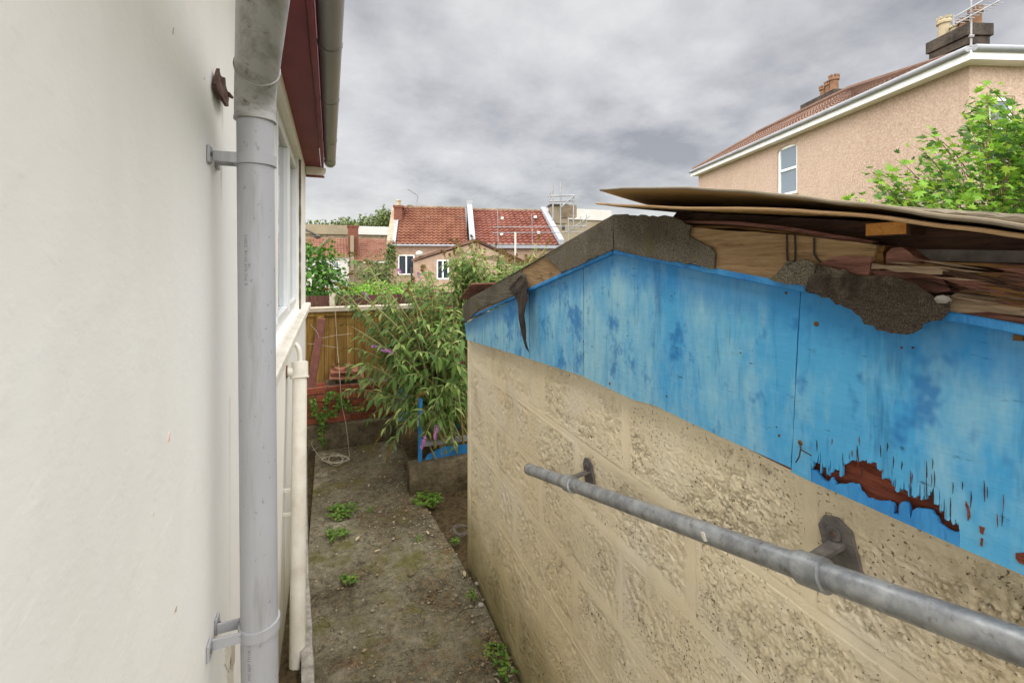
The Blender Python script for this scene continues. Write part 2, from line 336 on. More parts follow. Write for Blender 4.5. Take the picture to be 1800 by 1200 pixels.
M['grey_wood'] = wood('grey_timber', lin(96, 88, 74), lin(134, 124, 106), lin(60, 54, 42), (6, 0.5, 6), sc_=12, bump=0.005)
M['orange_wood'] = wood('fresh_cut_timber', lin(168, 112, 52), lin(196, 140, 74), lin(120, 74, 34), (1, 3, 3), sc_=20)
m = Mt('mineral_felt', 0.95, 0.15); g1 = m.noise(420, 3, 0.8); g2 = m.noise(6, 5)
c = m.mix(m.ramp(g1, (0.38, 0), (0.64, 1)), lin(44, 41, 36), lin(140, 132, 114)); c = m.mix(m.ramp(g2, (0.5, 0), (0.7, 0.55)), c, lin(60, 52, 42))
c = m.mix(m.ramp(m.noise(14, 5), (0.62, 0), (0.7, 0.6)), c, lin(92, 88, 56)); m.color(c); m.bump(g1, 0.0018); m.bump(m.noise(22, 5), 0.006); M['felt'] = m.m
M['felt_dark'] = simple('felt_torn_back', lin(40, 34, 30), lin(74, 62, 54), 14, 0.9, 0.006, 60)
m = Mt('felt_sagging', 0.95, 0.12); g1 = m.noise(650, 2, 0.8); g2 = m.noise(9, 4, 0.75)
c = m.mix(m.ramp(g1, (0.4, 0), (0.62, 1)), lin(40, 35, 30), lin(84, 75, 64)); c = m.mix(m.ramp(g2, (0.5, 0.0), (0.62, 0.8)), c, m.mix(m.ramp(g1, (0.4, 0), (0.6, 1)), lin(72, 64, 53), lin(126, 116, 98)))
c = m.mix(m.ramp(m.noise(7, 4, 0.6, m.map((1, 1, 1), (3, 3, 3))), (0.56, 0), (0.66, 0.8)), c, lin(36, 30, 26)); m.color(c); m.bump(g1, 0.0008); m.bump(m.noise(20, 4, 0.7, m.map((1, 0.6, 1.6), rot=(0.5, 0, 0))), 0.014); M['felt_sag'] = m.m
m = Mt('galvanised', 0.45, 0.5, 0.55)
c = m.mix(m.ramp(m.noise(24, 6, 0.65), (0.35, 0), (0.65, 1)), lin(132, 134, 136), lin(176, 178, 178)); c = m.mix(m.ramp(m.noise(60, 5), (0.6, 0), (0.72, 0.7)), c, lin(104, 98, 90)); m.color(c)
m.rough(m.ramp(m.noise(30, 5), (0.3, 0.35), (0.7, 0.6))); m.bump(m.noise(90, 4), 0.0006); M['galv'] = m.m
M['iron'] = simple('dull_iron', lin(92, 88, 84), lin(126, 120, 114), 40, 0.7, 0.002, 90, metal=0.3)
M['wire'] = simple('dark_wire', lin(44, 40, 38), lin(60, 54, 50), 40, 0.6)
# bricks, render, roofs
m = Mt('brick_red', 0.9, 0.15); f2 = m.noise(40, 6, 0.7)
c = m.mix(m.ramp(f2, (0.3, 0), (0.7, 1)), lin(118, 62, 46), lin(156, 92, 70)); c = m.mix(1.0, c, m.ramp(m.rand(), (0, 0.68), (1, 1.12)), 'MULTIPLY'); m.color(c); m.bump(f2, 0.006); M['brick'] = m.m
M['brick_far'] = simple('far_brick', lin(92, 54, 42), lin(118, 76, 62), 8, 0.9)
M['brick_mortar'] = simple('brick_mortar', lin(86, 76, 62), lin(120, 110, 94), 30, 0.95, 0.006, 60)
def pebble(name, a, b, sc_, bump=0.02):
    m = Mt(name, 0.92, 0.15); v = m.vor(sc_); n_ = m.noise(sc_ * 0.7, 4, 0.7)
    c = m.mix(m.ramp(n_, (0.34, 0), (0.66, 1)), a, b); c = m.mix(m.ramp(m.noise(0.5, 5), (0.4, 0), (0.7, 0.3)), c, b); c = m.mix(m.ramp(m.noise(1.3, 4, 0.7, m.map((1, 1, 0.18))), (0.52, 0.0), (0.75, 0.35)), c, a); m.color(c); m.bump(v, bump); return m.m
M['pebble'] = pebble('pebbledash', lin(150, 128, 111), lin(188, 167, 150), 30, 0.008)
M['pink_render'] = pebble('pink_render', lin(148, 122, 106), lin(166, 144, 126), 8, 0.01)
M['stone'] = simple('rubble_stone', lin(96, 84, 68), lin(138, 124, 104), 2.2, 0.95, 0.05, 3)
M['white_far'] = simple('far_white_render', lin(190, 188, 184), lin(178, 174, 168), 1, 0.85)
M['cream_far'] = simple('far_cream_render', lin(140, 128, 106), lin(124, 114, 94), 0.6, 0.85)
def tilemat(name, a, b, s=1.4):
    m = Mt(name, 0.85, 0.2); c = m.mix(m.ramp(m.noise(s, 6, 0.7), (0.35, 0), (0.65, 1)), a, b); c = m.mix(m.ramp(m.noise(s * 5, 4, 0.7), (0.58, 0), (0.72, 0.5)), c, lin(78, 54, 44)); m.color(c); return m.m
M['tile_orange'] = tilemat('orange_pantile', lin(96, 57, 42), lin(120, 80, 62))
M['tile_red'] = tilemat('dark_red_pantile', lin(94, 50, 40), lin(122, 78, 66))
M['tile_pale'] = tilemat('pale_red_tile', lin(104, 68, 54), lin(126, 90, 74))
M['tile_brown'] = tilemat('brown_red_tile', lin(96, 73, 62), lin(118, 93, 80))
M['chimney_stone'] = simple('sooty_stone', lin(44, 39, 35), lin(80, 72, 63), 3, 0.95, 0.03, 14)
M['pot_orange'] = simple('orange_clay', lin(108, 76, 56), lin(128, 98, 74), 5, 0.85)
M['pot_cream'] = simple('cream_clay', lin(146, 134, 108), lin(166, 154, 128), 5, 0.85)
M['lead'] = simple('lead_grey', lin(134, 138, 144), lin(150, 152, 156), 3, 0.6)
M['pole'] = simple('aerial_metal', lin(120, 122, 124), lin(150, 150, 150), 3, 0.5, metal=0.3)
# fence timber
M['fence'] = wood('fence_board', lin(128, 98, 44), lin(172, 138, 78), lin(96, 70, 34), (5, 5, 0.5), sc_=8, bump=0.003, jitter=0.3)
M['fence_dark'] = wood('dark_fence', lin(72, 48, 42), lin(96, 66, 58), lin(46, 32, 28), (5, 5, 0.5), sc_=8, jitter=0.25)
M['coping'] = simple('coping_board', lin(196, 184, 168), lin(168, 154, 136), 8, 0.85)
M['maroon'] = simple('maroon_iron', lin(104, 62, 56), lin(128, 84, 74), 14, 0.8)
M['clay'] = simple('clay_tile', lin(152, 96, 76), lin(182, 128, 104), 14, 0.85)
M['string'] = simple('string', lin(196, 188, 168), lin(168, 158, 138), 30, 0.8)
# leaves
def leafmat(name, *cols, tr=0.35):
    m = Mt(name, 0.6, 0.35); stops = [(i / max(1, len(cols) - 1), c) for i, c in enumerate(cols)]
    c = m.ramp(m.island(), *stops); c = m.mix(m.math('MULTIPLY', m.noise(6, 3), 0.35), c, cols[0])
    back = m.mix(0.55, c, lin(176, 186, 150)); c2 = m.mix(m.geo.outputs['Backfacing'], c, back if name.startswith('buddleia') else c)
    m.color(c2)
    t = m.n.new('ShaderNodeBsdfTranslucent'); m.l.new(c, t.inputs['Color']); mx = m.n.new('ShaderNodeMixShader'); mx.inputs[0].default_value = tr
    m.l.new(m.p.outputs[0], mx.inputs[1]); m.l.new(t.outputs[0], mx.inputs[2]); m.l.new(mx.outputs[0], m.n['Material Output'].inputs[0]); return m.m
M['leaf_bud'] = leafmat('buddleia_leaf', lin(56, 86, 40), lin(90, 124, 54), lin(112, 144, 64), lin(140, 164, 84), lin(176, 184, 116))
M['leaf_bud_one'] = leafmat('buddleia_leaf_single', lin(66, 98, 50), lin(118, 146, 72), tr=0.3)
M['leaf_maple'] = leafmat('maple_leaf', lin(44, 80, 22), lin(78, 122, 34), lin(116, 160, 46), lin(168, 194, 70), tr=0.4)
M['leaf_ivy'] = leafmat('ivy_leaf', lin(44, 84, 26), lin(74, 118, 36), lin(112, 158, 58))
M['leaf_bright'] = leafmat('bright_leaf', lin(88, 130, 40), lin(124, 168, 56), lin(150, 186, 76))
M['leaf_far'] = leafmat('far_leaf', lin(66, 82, 46), lin(96, 112, 60), lin(126, 138, 76))
M['leaf_weed'] = leafmat('weed_leaf', lin(66, 100, 34), lin(100, 138, 50), lin(146, 166, 70))
M['dead_leaf'] = leafmat('dead_leaf', lin(170, 150, 112), lin(206, 192, 158), tr=0.1)
M['pink_mark'] = simple('pink_mark', lin(216, 182, 172), lin(224, 200, 190), 60, 0.8)
M['straw'] = simple('straw', lin(132, 100, 58), lin(170, 140, 92), 20, 0.9)
M['stem'] = simple('green_stem', lin(126, 122, 76), lin(150, 140, 96), 20, 0.8)
M['bark'] = simple('bark', lin(92, 76, 56), lin(124, 106, 80), 20, 0.9, 0.004, 60)
M['plume'] = simple('spent_plume', lin(88, 74, 34), lin(132, 106, 50), 60, 0.95, 0.01, 150)
M['flower'] = simple('purple_flower', lin(150, 96, 150), lin(186, 130, 180), 90, 0.8, 0.004, 200)

# ------------------------------------------------------------------ shared builders
def rag(pts, thick, seed=0, amp=0.004, bulge=None, cuts=2):
    """a torn sheet: polygon in a plane X = const, triangulated, crumpled and given thickness"""
    mb = MB(); bm = bmesh.new(); vs_ = [bm.verts.new(p) for p in pts]; bm.faces.new(vs_)
    bmesh.ops.triangulate(bm, faces=bm.faces[:])
    for _ in range(cuts): bmesh.ops.subdivide_edges(bm, edges=[e for e in bm.edges if e.calc_length() > 0.018], cuts=1, use_grid_fill=True)
    bmesh.ops.triangulate(bm, faces=bm.faces[:])
    for v in bm.verts:
        n_ = mnoise.noise(v.co * 22 + Vector((seed, 0, 0))) + 0.5 * mnoise.noise(v.co * 50)
        v.co.x += amp * n_ - (bulge(v.co) if bulge else 0)
    r = bmesh.ops.extrude_face_region(bm, geom=bm.faces[:])
    for v in r['geom']:
        if isinstance(v, bmesh.types.BMVert): v.co.x += thick
    bm.verts.index_update(); mb.add([v.co.copy() for v in bm.verts], [tuple(v.index for v in f.verts) for f in bm.faces]); bm.free(); return mb
def wall_holes(mb, axis, at, a0, a1, z0, z1, holes, depth):
    """flat wall facing along axis with rectangular holes (a, b, zlo, zhi) and reveals of the given depth"""
    A = sorted({a0, a1, *[h[0] for h in holes], *[h[1] for h in holes]}); Z = sorted({z0, z1, *[h[2] for h in holes], *[h[3] for h in holes]})
    pt = (lambda a, z, d=0.0: (at + d, a, z)) if axis == 'x' else (lambda a, z, d=0.0: (a, at + d, z))
    for i in range(len(A) - 1):
        for j in range(len(Z) - 1):
            ca, cz = (A[i] + A[i+1]) / 2, (Z[j] + Z[j+1]) / 2
            if any(h[0] < ca < h[1] and h[2] < cz < h[3] for h in holes): continue
            mb.add([pt(A[i], Z[j]), pt(A[i+1], Z[j]), pt(A[i+1], Z[j+1]), pt(A[i], Z[j+1])], [(0, 1, 2, 3)])
    for h in holes:
        c = [(h[0], h[2]), (h[1], h[2]), (h[1], h[3]), (h[0], h[3])]
        for p, q in zip(c, c[1:] + c[:1]): mb.add([pt(*p), pt(*q), pt(*q, depth), pt(*p, depth)], [(0, 1, 2, 3)])
    return mb
def leaf_frames(shape, frames):
    mb_v, mb_f = [], []; SV, SF = shape
    for p, d, n, s in frames:
        d = d.normalized(); x = d.cross(n); x = x.normalized() if x.length > 1e-5 else d.orthogonal().normalized(); n = x.cross(d); b = len(mb_v)
        for v in SV: mb_v.append(p + (x * v[0] + d * v[1] + n * v[2]) * s)
        for f in SF: mb_f.append(tuple(i + b for i in f))
    return mb_v, mb_f
def frame_matrix(p, d, n, s):
    d = d.normalized(); x = d.cross(n); x = x.normalized() if x.length > 1e-5 else d.orthogonal().normalized(); n = x.cross(d)
    m_ = Matrix((x, d, n)).transposed().to_4x4() @ Matrix.Scale(s, 4); m_.translation = p; return m_
def strip_leaf(st):
    V = []; Fc = []
    for y, w_, z in st: V += [(-w_, y, z + w_ * 0.35), (0, y, z), (w_, y, z + w_ * 0.35)]
    for i in range(len(st) - 1):
        a = 3 * i; Fc += [(a, a+1, a+4, a+3), (a+1, a+2, a+5, a+4)]
    return V, Fc
LANCE = strip_leaf([(0, .015, 0), (.3, .15, .02), (.65, .115, -.06), (1, .004, -.22)])
OVAL = strip_leaf([(0, .03, 0), (.35, .3, .02), (.72, .24, -.04), (1, .01, -.14)])
def lobed():
    out = []
    for a, r in ((-100, .25), (-68, .62), (-42, .36), (-30, .72), (-14, .46), (0, 1.0), (14, .46), (30, .72), (42, .36), (68, .62), (100, .25)):
        out.append((math.sin(R(a)) * r, math.cos(R(a)) * r, -.16 * r * r))
    V = [(0, 0, 0.03)] + out
    return V, [(0, i + 1, i) for i in range(1, len(out))]
LOBED = lobed()
def rv(r=rnd): 
    while True:
        v = Vector((r.uniform(-1, 1), r.uniform(-1, 1), r.uniform(-1, 1)))
        if 0.05 < v.length < 1: return v.normalized()
def leafcloud(seed, c, rad, n, size, shape=OVAL, shell=0.55, droop=0.4, lump=0.35):
    r = random.Random(seed); fr = []; c = Vector(c)
    for _ in range(n):
        u = rv(r); k = (shell + (1 - shell) * r.random()) * (1 + lump * mnoise.noise(u * 2.3 + Vector((seed, 0, 0))) * 1.6)
        p = c + Vector((u.x * rad[0], u.y * rad[1], u.z * rad[2])) * k
        d = (u + rv(r) * 0.9 + Vector((0, 0, -droop))); nn = (Vector((0, 0, 1)) + u * 0.7 + rv(r) * 0.7)
        fr.append((p, d, nn, size * r.uniform(0.6, 1.25)))
    return leaf_frames(shape, fr)
def bez(a, b, c, n):
    return [a * (1-t)**2 + b * 2 * t * (1-t) + c * t * t for t in [i / n for i in range(n + 1)]]
def tiled_roof(mb, A, B, C, D, ncol, nrow, amp, dirn=1):
    """pantiles: A-B eave, D-C ridge"""
    A, B, C, D = map(Vector, (A, B, C, D)); nrm = (B - A).cross(D - A).normalized()
    if nrm.z < 0: nrm = -nrm
    cols = ncol * 6; G = []
    for j in range(nrow):
        for k, t in ((0.0, 1.0), (0.98, 0.15)):
            v = (j + k) / nrow; row = []
            for i in range(cols + 1):
                u = i / cols; p = A.lerp(B, u).lerp(D.lerp(C, u), v); ph = (u * ncol) % 1.0
                row.append(p + nrm * (amp * (0.5 + 0.5 * math.sin(2 * math.pi * ph)) + amp * 0.9 * t))
            G.append(row)
    return mb.sheet(G)

# ------------------------------------------------------------------ ground
def ground_z(x, y):
    t = min(1, max(0, (y - 5.6) / 8)); return -0.06 - 2.6 * t * t * (3 - 2 * t)
mb = MB(); xs = [-900, -300, -120, -60, -30, -12, -6, -3, -1, 0, 1, 2, 3, 5, 8, 12, 20, 40, 80, 160, 400, 900]
ys = [-60, -20, -8, -4, -2, 0, 2, 4, 5.4, 6, 7, 8, 9, 10, 11, 12, 13, 14, 20, 30, 50, 100, 250, 600, 1500]
mb.sheet([[(x, y, ground_z(x, y)) for x in xs] for y in ys]); mb.build('ground', M['ground'], smooth=True, kind='structure')
# path slab: real bumps, broken right-hand edge near the shed
def path_right(y): return 0.785 - max(0, y - 2.45) * 0.1 if y < 4.0 else 0.62 + (y - 4.0) * 0.2
G = []; ny, nx = 330, 62
for i in range(ny + 1):
    y = -1.2 + (5.02 + 1.2) * i / ny; row = []
    for j in range(nx + 1):
        x0 = -0.13; x1 = path_right(y) + 0.015 * mnoise.noise(Vector((y * 5, 1, 0)))
        x = x0 + (x1 - x0) * j / nx
        z = 0.012 * mnoise.noise(Vector((x * 3, y * 3, 0))) + 0.005 * mnoise.noise(Vector((x * 14, y * 14, 2))) + 0.0025 * mnoise.noise(Vector((x * 45, y * 45, 5)))
        row.append((x, y, z))
    G.append(row)
mb = MB().slab(G, (0, 0, -0.08)); mb.build('path', M['path'], smooth=True, kind='structure')
G = [[(x, y, -0.035 + 0.02 * mnoise.noise(Vector((x * 9, y * 9, 0))) + 0.008 * mnoise.noise(Vector((x * 30, y * 30, 0)))) for x in [-0.24 + 0.02 * k for k in range(86)]] for y in [-1.2 + 0.04 * k for k in range(156)]]
MB().sheet(G).build('soil', M['soil'], smooth=True, kind='structure')
# concrete kerb beside the house
out = [(556, 1290), (552, 1195), (547, 1080), (542, 1000), (540, 936), (539, 860), (539, 800), (540, 770)]
po = [PZ(x, y, 0.045) for x, y in out]; po.insert(0, Vector((-0.055, 0.2, 0.045))); G = []
for k in range(60):
    t = k / 59 * (len(po) - 1); i = min(int(t), len(po) - 2); p = po[i].lerp(po[i+1], t - i)
    j = 0.006 * mnoise.noise(Vector((p.y * 9, 3, 0))) + 0.004 * mnoise.noise(Vector((p.y * 30, 3, 0)))
    G.append([(p.x - 0.05 + j, p.y, 0.04 + j), (p.x - 0.02, p.y, 0.046 + j * 0.6), (p.x + j, p.y, 0.042 + j), (p.x + 0.008 + j, p.y, -0.03)])
MB().slab(G, (0, 0, -0.06)).build('kerb', M['kerb'], smooth=True, kind='structure')

# ------------------------------------------------------------------ white house on the left
HX = -0.22; HE = PX(537, 500, HX).y; SOF = 2.79
house = thing('house', 'white rendered house wall filling the left side, with a window under dark red eaves', 'house', (HX, 1.0, 0))
wz0, wz1 = 1.49, 2.70; wy1 = PX(521, 500, -0.25).y; wy0 = 1.75
mb = wall_holes(MB(), 'x', HX, -2.2, HE, -0.1, SOF + 0.2, [(wy0, wy1, wz0, wz1)], -0.09)
mb.add([(HX, HE, -0.1), (-4.5, HE, -0.1), (-4.5, HE, SOF + 0.2), (HX, HE, SOF + 0.2)], [(0, 1, 2, 3)])
mb.add([(HX, -2.2, -0.1), (-4.5, -2.2, -0.1), (-4.5, -2.2, SOF + 0.2), (HX, -2.2, SOF + 0.2)], [(3, 2, 1, 0)])
wall = ob('wall', mb.v, mb.f, M['render'], house)
win = MB(); fx = -0.262
ym = [wy0, wy0 + (wy1 - wy0) * 0.36, wy0 + (wy1 - wy0) * 0.68, wy1]
fr = 0.05
win.box((fx - 0.05, wy0, wz0), (fx, wy1, wz0 + fr)); win.box((fx - 0.05, wy0, wz1 - fr), (fx, wy1, wz1))
for y in ym: win.box((fx - 0.05, max(wy0, y - fr / 2 - 0.005), wz0 + fr), (fx, min(wy1, y + fr / 2 + 0.005), wz1 - fr))
window = win.build('window', M['upvc'], house, bevel=0.004)
for a, b in zip(ym, ym[1:]):
    s_ = MB(); y0, y1, z0, z1 = a + 0.033, b - 0.033, wz0 + fr + 0.004, wz1 - fr - 0.004; t = 0.045
    for bb in (((y0, z0), (y1, z0 + t)), ((y0, z1 - t), (y1, z1)), ((y0, z0 + t), (y0 + t, z1 - t)), ((y1 - t, z0 + t), (y1, z1 - t))):
        s_.box((fx - 0.04, bb[0][0], bb[0][1]), (fx + 0.014, bb[1][0], bb[1][1]))
    s_.build('sash', M['upvc'], window, bevel=0.004)
    MB().box((fx - 0.03, y0 + t - 0.004, z0 + t - 0.004), (fx - 0.012, y1 - t + 0.004, z1 - t + 0.004)).build('pane', M['glass'], window)
MB().box((-0.6, wy0 - 0.05, wz0 - 0.05), (-0.56, wy1 + 0.05, wz1 + 0.05)).build('room_blind', M['coping'], house)
MB().box((-0.30, wy0 - 0.12, 1.425), (-0.172, HE - 0.02, 1.478)).build('window_sill', M['cream_paint'], house, bevel=0.008)
G = [[(-0.222 + 0.01 * k + 0.004 * mnoise.noise(Vector((y * 8, k, 0))), y, 1.484 + 0.004 * mnoise.noise(Vector((y * 20, k * 2, 0)))) for k in range(3)] for y in [wy0 + 0.05 * i for i in range(int((wy1 - wy0) / 0.05))]]
MB().sheet(G).build('sill_dirt', M['cream_paint'], house)
MB().box((HX - 0.02, -2.2, SOF), (-0.082, HE, SOF + 0.012)).build('soffit', M['red'], house)
MB().box((-0.078, -2.2, SOF - 0.012), (-0.056, HE + 0.01, SOF + 0.16)).build('fascia', M['red'], house, bevel=0.003)
e_ = MB(); e_.box((HX + 0.003, HE - 0.07, SOF - 0.085), (-0.062, HE + 0.02, SOF - 0.004)); e_.plate([(-0.062, HE - 0.065, SOF - 0.075), (-0.04, HE - 0.065, SOF - 0.05), (-0.035, HE - 0.065, SOF - 0.015), (-0.062, HE - 0.065, SOF - 0.01)], (0, 0.07, 0))
e_.build('eave_end', M['cream_paint'], house, bevel=0.004)
MB().box((HX + 0.004, HE - 0.055, SOF - 0.098), (-0.05, HE + 0.01, SOF - 0.0885)).build('eave_end_board', M['red'], house)
MB().plate([(-0.03, -2.2, SOF + 0.17), (-4.5, -2.2, SOF + 2.2), (-4.5, -2.2, SOF + 2.26), (-0.03, -2.2, SOF + 0.2)], (0, HE + 2.25, 0)).build('roof', M['tile_brown'], house)
# strip of mortar at the window reveal
MB().tube([(-0.225, wy1 + 0.006, z) for z in [wz0 + 0.06 * k for k in range(21)]], [0.008 + 0.003 * rnd.random() for _ in range(21)], 6).build('reveal_mortar', M['brick_mortar'], house)
# pink scuff, nicks and flaking paint on the near wall, as thin raised flakes
for k, (x, y, w_, h_, mt) in enumerate([(297, 768, 3, 22, 'pink_mark'), (305, 55, 1.2, 12, 'coping'), (360, 138, 1, 6, 'coping'), (309, 1070, 3, 12, 'coping'), (270, 903, 1.2, 6, 'coping')]):
    pts = jag([PX(x - w_/2, y + h_/2, HX + 0.0012), PX(x + w_/2, y + h_*0.3, HX + 0.0012), PX(x + w_*0.8, y - h_/2, HX + 0.0012), PX(x + w_*0.1, y - h_*0.2, HX + 0.0012)], 0.0006, 0.003, k)
    MB().plate(pts, (-0.002, 0, 0)).build('paint_nick', M[mt], house)
for k, pl in enumerate([[(396,1130),(404,1125),(408,1155),(402,1180),(396,1165)], [(408,1120),(413,1118),(413,1160),(408,1180),(404,1172)], [(401,1178),(411,1170),(411,1200),(402,1205)]]):
    MB().plate(jag([PX(x, y, HX + 0.002) for x, y in pl], 0.0015, 0.006, k + 3), (-0.004, 0, 0)).build('flaking_paint', M['cream_paint' if k != 1 else 'coping'], house)

# gutter
gut = thing('gutter', 'grey half-round plastic gutter running along the eaves of the white house', 'gutter', (0.0, 1.0, SOF + 0.1))
def half(mb, y0, y1, r0, z, x=0.0, th=0.003):
    n = 14; ring = [(x + r0 * math.cos(math.pi + math.pi * k / n), z + r0 * math.sin(math.pi + math.pi * k / n)) for k in range(n + 1)]
    ring += [(x + (r0 - th) * math.cos(2 * math.pi - math.pi * k / n), z + (r0 - th) * math.sin(2 * math.pi - math.pi * k / n)) for k in range(n + 1)]
    return mb.plate([(a, y0, b) for a, b in ring], (0, y1 - y0, 0))
gz = SOF + 0.075
half(MB(), -2.2, HE + 0.06, 0.052, gz).build('trough', M['gutter'], gut, smooth=True)
for y in (PY(600, 130, 2.2).y, 2.95, 3.95): half(MB(), y, y + 0.035, 0.0555, gz).build('union_clip', M['gutter'], gut, smooth=True)
half(MB(), HE - 0.22, HE - 0.215, 0.0556, gz).build('union_clip', M['gutter'], gut)
mb = MB(); half(mb, HE - 0.03, HE + 0.065, 0.0555, gz); mb.plate([(0.0555 * math.cos(math.pi + math.pi*k/14), HE + 0.0652, gz + 0.0555 * math.sin(math.pi + math.pi*k/14)) for k in range(15)], (0, 0.006, 0)); mb.build('stop_end', M['gutter'], gut, smooth=True)
MB().box((HX + 0.005, 1.60, SOF - 0.045), (0.02, 1.64, SOF - 0.018)).build('support_arm', M['cream_paint'], gut, bevel=0.006)

# downpipe
dp = thing('downpipe', 'grey plastic rainwater downpipe clipped to the white wall near the camera', 'downpipe', (PD(449, 460, .94).x, PD(449, 460, .94).y, 0))
p0 = PD(449, 205, .94); p1 = PD(457, 1200, .94); dr = (p1 - p0) / (p0.z - p1.z); pb = p0 + dr * (p0.z - 0.03)
RP = 0.0342
MB().tube([p0.lerp(pb, t / 8) for t in range(9)], RP, 40).build('pipe', M['pipe'], dp, smooth=True)
q = PD(467, 0, .68); nk = (q - p0); nk0 = p0 + Vector((0, 0, 0.02))
pts = [p0 + Vector((0, 0, -0.01))] + bez(p0 + Vector((0, 0, 0.012)), p0 + Vector((0, 0.0, 0.052)), p0 + Vector((0, 0, 0.05)) + nk * 0.22, 6) + [p0 + Vector((0, 0, 0.05)) + nk * k for k in (0.5, 1.0, 1.6, 2.4)]
MB().tube(pts, [RP + 0.0038] * len(pts), 40).build('offset_bend', M['pipe_dirty'], dp, smooth=True)
MB().tube([p0 + Vector((0, 0, z)) for z in (-0.012, -0.01, -0.004, -0.002)], [RP + 0.001, RP + 0.005, RP + 0.005, RP + 0.001], 40).build('socket_lip', M['pipe_dirty'], dp, smooth=True)
nd = nk.normalized(); cpt = p0 + Vector((0, 0, 0.05)) + nk * 0.25
MB().tube([cpt - nd * 0.003, cpt - nd * .002, cpt + nd * 0.002, cpt + nd * .003], [RP + 0.003, RP + 0.0062, RP + 0.0062, RP + 0.003], 40).build('socket_lip', M['pipe_dirty'], dp, smooth=True)
def at_z(z): return p0 + dr * (p0.z - z)
for z, tl in ((PD(449, 283, .94).z, 0.0), (PD(457, 1098, .94).z, 0.0)):
    c = at_z(z); br = MB(); n = 28
    ring = [(c.x + (RP + 0.0035) * math.cos(2*math.pi*k/n), c.y + (RP + 0.0035) * math.sin(2*math.pi*k/n)) for k in range(n)]
    br.tube([(c.x, c.y, z - 0.011), (c.x, c.y, z - 0.0105), (c.x, c.y, z + 0.0105), (c.x, c.y, z + 0.011)], [RP + 0.001, RP + 0.0042, RP + 0.0042, RP + 0.001], 40)
    b = br.build('bracket', M['pipe'], dp, smooth=True)
    for sy in (-1, 1):
        MB().box((HX + 0.006, c.y + sy * 0.021 - 0.0025, z - 0.0105), (c.x - 0.024, c.y + sy * 0.021 + 0.0025, z + 0.0105)).build('arm', M['pipe'], b, bevel=0.001)
        MB().box((HX + 0.0005, c.y + sy * 0.034 - 0.011, z - 0.017), (HX + 0.006, c.y + sy * 0.034 + 0.014, z + 0.017)).build('lug', M['pipe'], b, bevel=0.002)
        MB().tube([(HX + 0.005, c.y + sy * 0.037, z), (HX + 0.0085, c.y + sy * 0.037, z)], 0.004, 10).build('screw', M['iron'], b)
def pipe_text(body, ztop, az, size, mat):
    cu = bpy.data.curves.new('print', 'FONT'); cu.body = body; cu.size = size; cu.resolution_u = 2
    t = bpy.data.objects.new('print_tmp', cu); col.objects.link(t); dg = bpy.context.evaluated_depsgraph_get(); me = bpy.data.meshes.new_from_object(t.evaluated_get(dg))
    V = []
    for v in me.vertices:
        z = ztop - v.co.x if False else ztop + v.co.x; c = at_z(z); a = az - v.co.y / RP
        V.append((c.x + (RP + 0.0003) * math.cos(a), c.y + (RP + 0.0003) * math.sin(a), z))
    Fc = [tuple(p.vertices) for p in me.polygons]; bpy.data.objects.remove(t); bpy.data.curves.remove(cu); bpy.data.meshes.remove(me)
    return ob('printed_marking', V, Fc, mat, dp)
to_cam = math.atan2(-p0.y, -p0.x); TXA = to_cam - R(28)
pipe_text('1 x  B  PVC RDP TH UK  210012', PD(457, 1190, .94).z, TXA, 0.0085, M['ink'])
pipe_text('B  PVC RDP TH UK  210012', PD(452, 500, .94).z, TXA, 0.0085, M['ink'])

# rusty stub of an old fixing
rs = thing('rusty_fixing', 'rusty remains of an old iron fixing in the white wall beside the downpipe', 'fixing', PX(386, 155, HX))
rag(jag([PX(x, y, HX + 0.007) for x, y in [(380, 120), (384, 132), (391, 138), (393, 150), (397, 165), (394, 186), (388, 182), (381, 168), (377, 148)]], 0.002, 0.008, 1), 0.006, 2, 0.006, cuts=2).build('iron_stub', M['rust'], rs)
c = PX(388, 160, HX); MB().tube([c, c + Vector((0.014, 0.004, -0.004)), c + Vector((0.022, 0.0, -0.012))], [0.006, 0.005, 0.003], 8).build('broken_pin', M['rust'], rs)

# waste pipe
wp = thing('waste_pipe', 'cream waste pipe with a tee at its top standing beside the white wall', 'pipe', (-0.144, 2.36, -0.05))
WT = PX(527, 655, -0.153); WT = Vector((-0.153, 2.74, 1.27)); WB = Vector((-0.143, 2.36, -0.08)); wr = 0.036
MB().tube([WT.lerp(WB, t / 6) for t in range(7)], wr, 24).build('pipe', M['cream_paint'], wp, smooth=True)
u_ = (WT - WB).normalized()
MB().tube([WT - u_ * 0.03, WT + u_ * 0.05, WT + u_ * 0.055], [wr + .006, wr + .006, wr - .004], 24).build('tee', M['cream_paint'], wp, smooth=True)
MB().tube([WT - u_ * 0.036, WT - u_ * 0.034, WT - u_ * 0.024, WT - u_ * .022], [wr + .002, wr + .011, wr + .011, wr + .002], 24).build('collar', M['cream_paint'], wp, smooth=True)
MB().tube([Vector((HX, 2.74, 1.275)), WT], 0.026, 20).build('stub', M['cream_paint'], wp, smooth=True)
MB().tube([Vector((HX + 0.001, 2.74, 1.275)), Vector((HX + 0.008, 2.74, 1.275))], [0.036, 0.03], 20).build('wall_flange', M['rot_gold'], wp, smooth=True)
MB().tube(bez(WT + Vector((0.0, 0, 0.05)), WT + Vector((0.005, 0, .17)), WT + Vector((-.05, .02, .15)), 8), 0.013, 12).build('overflow', M['cream_paint'], wp, smooth=True)
for t in (0.42, 0.5):
    c = WT.lerp(WB, t); MB().bar(c, (HX, c.y + .01, c.z), 0.012, 0.014).build('clip', M['cream_paint'], wp)
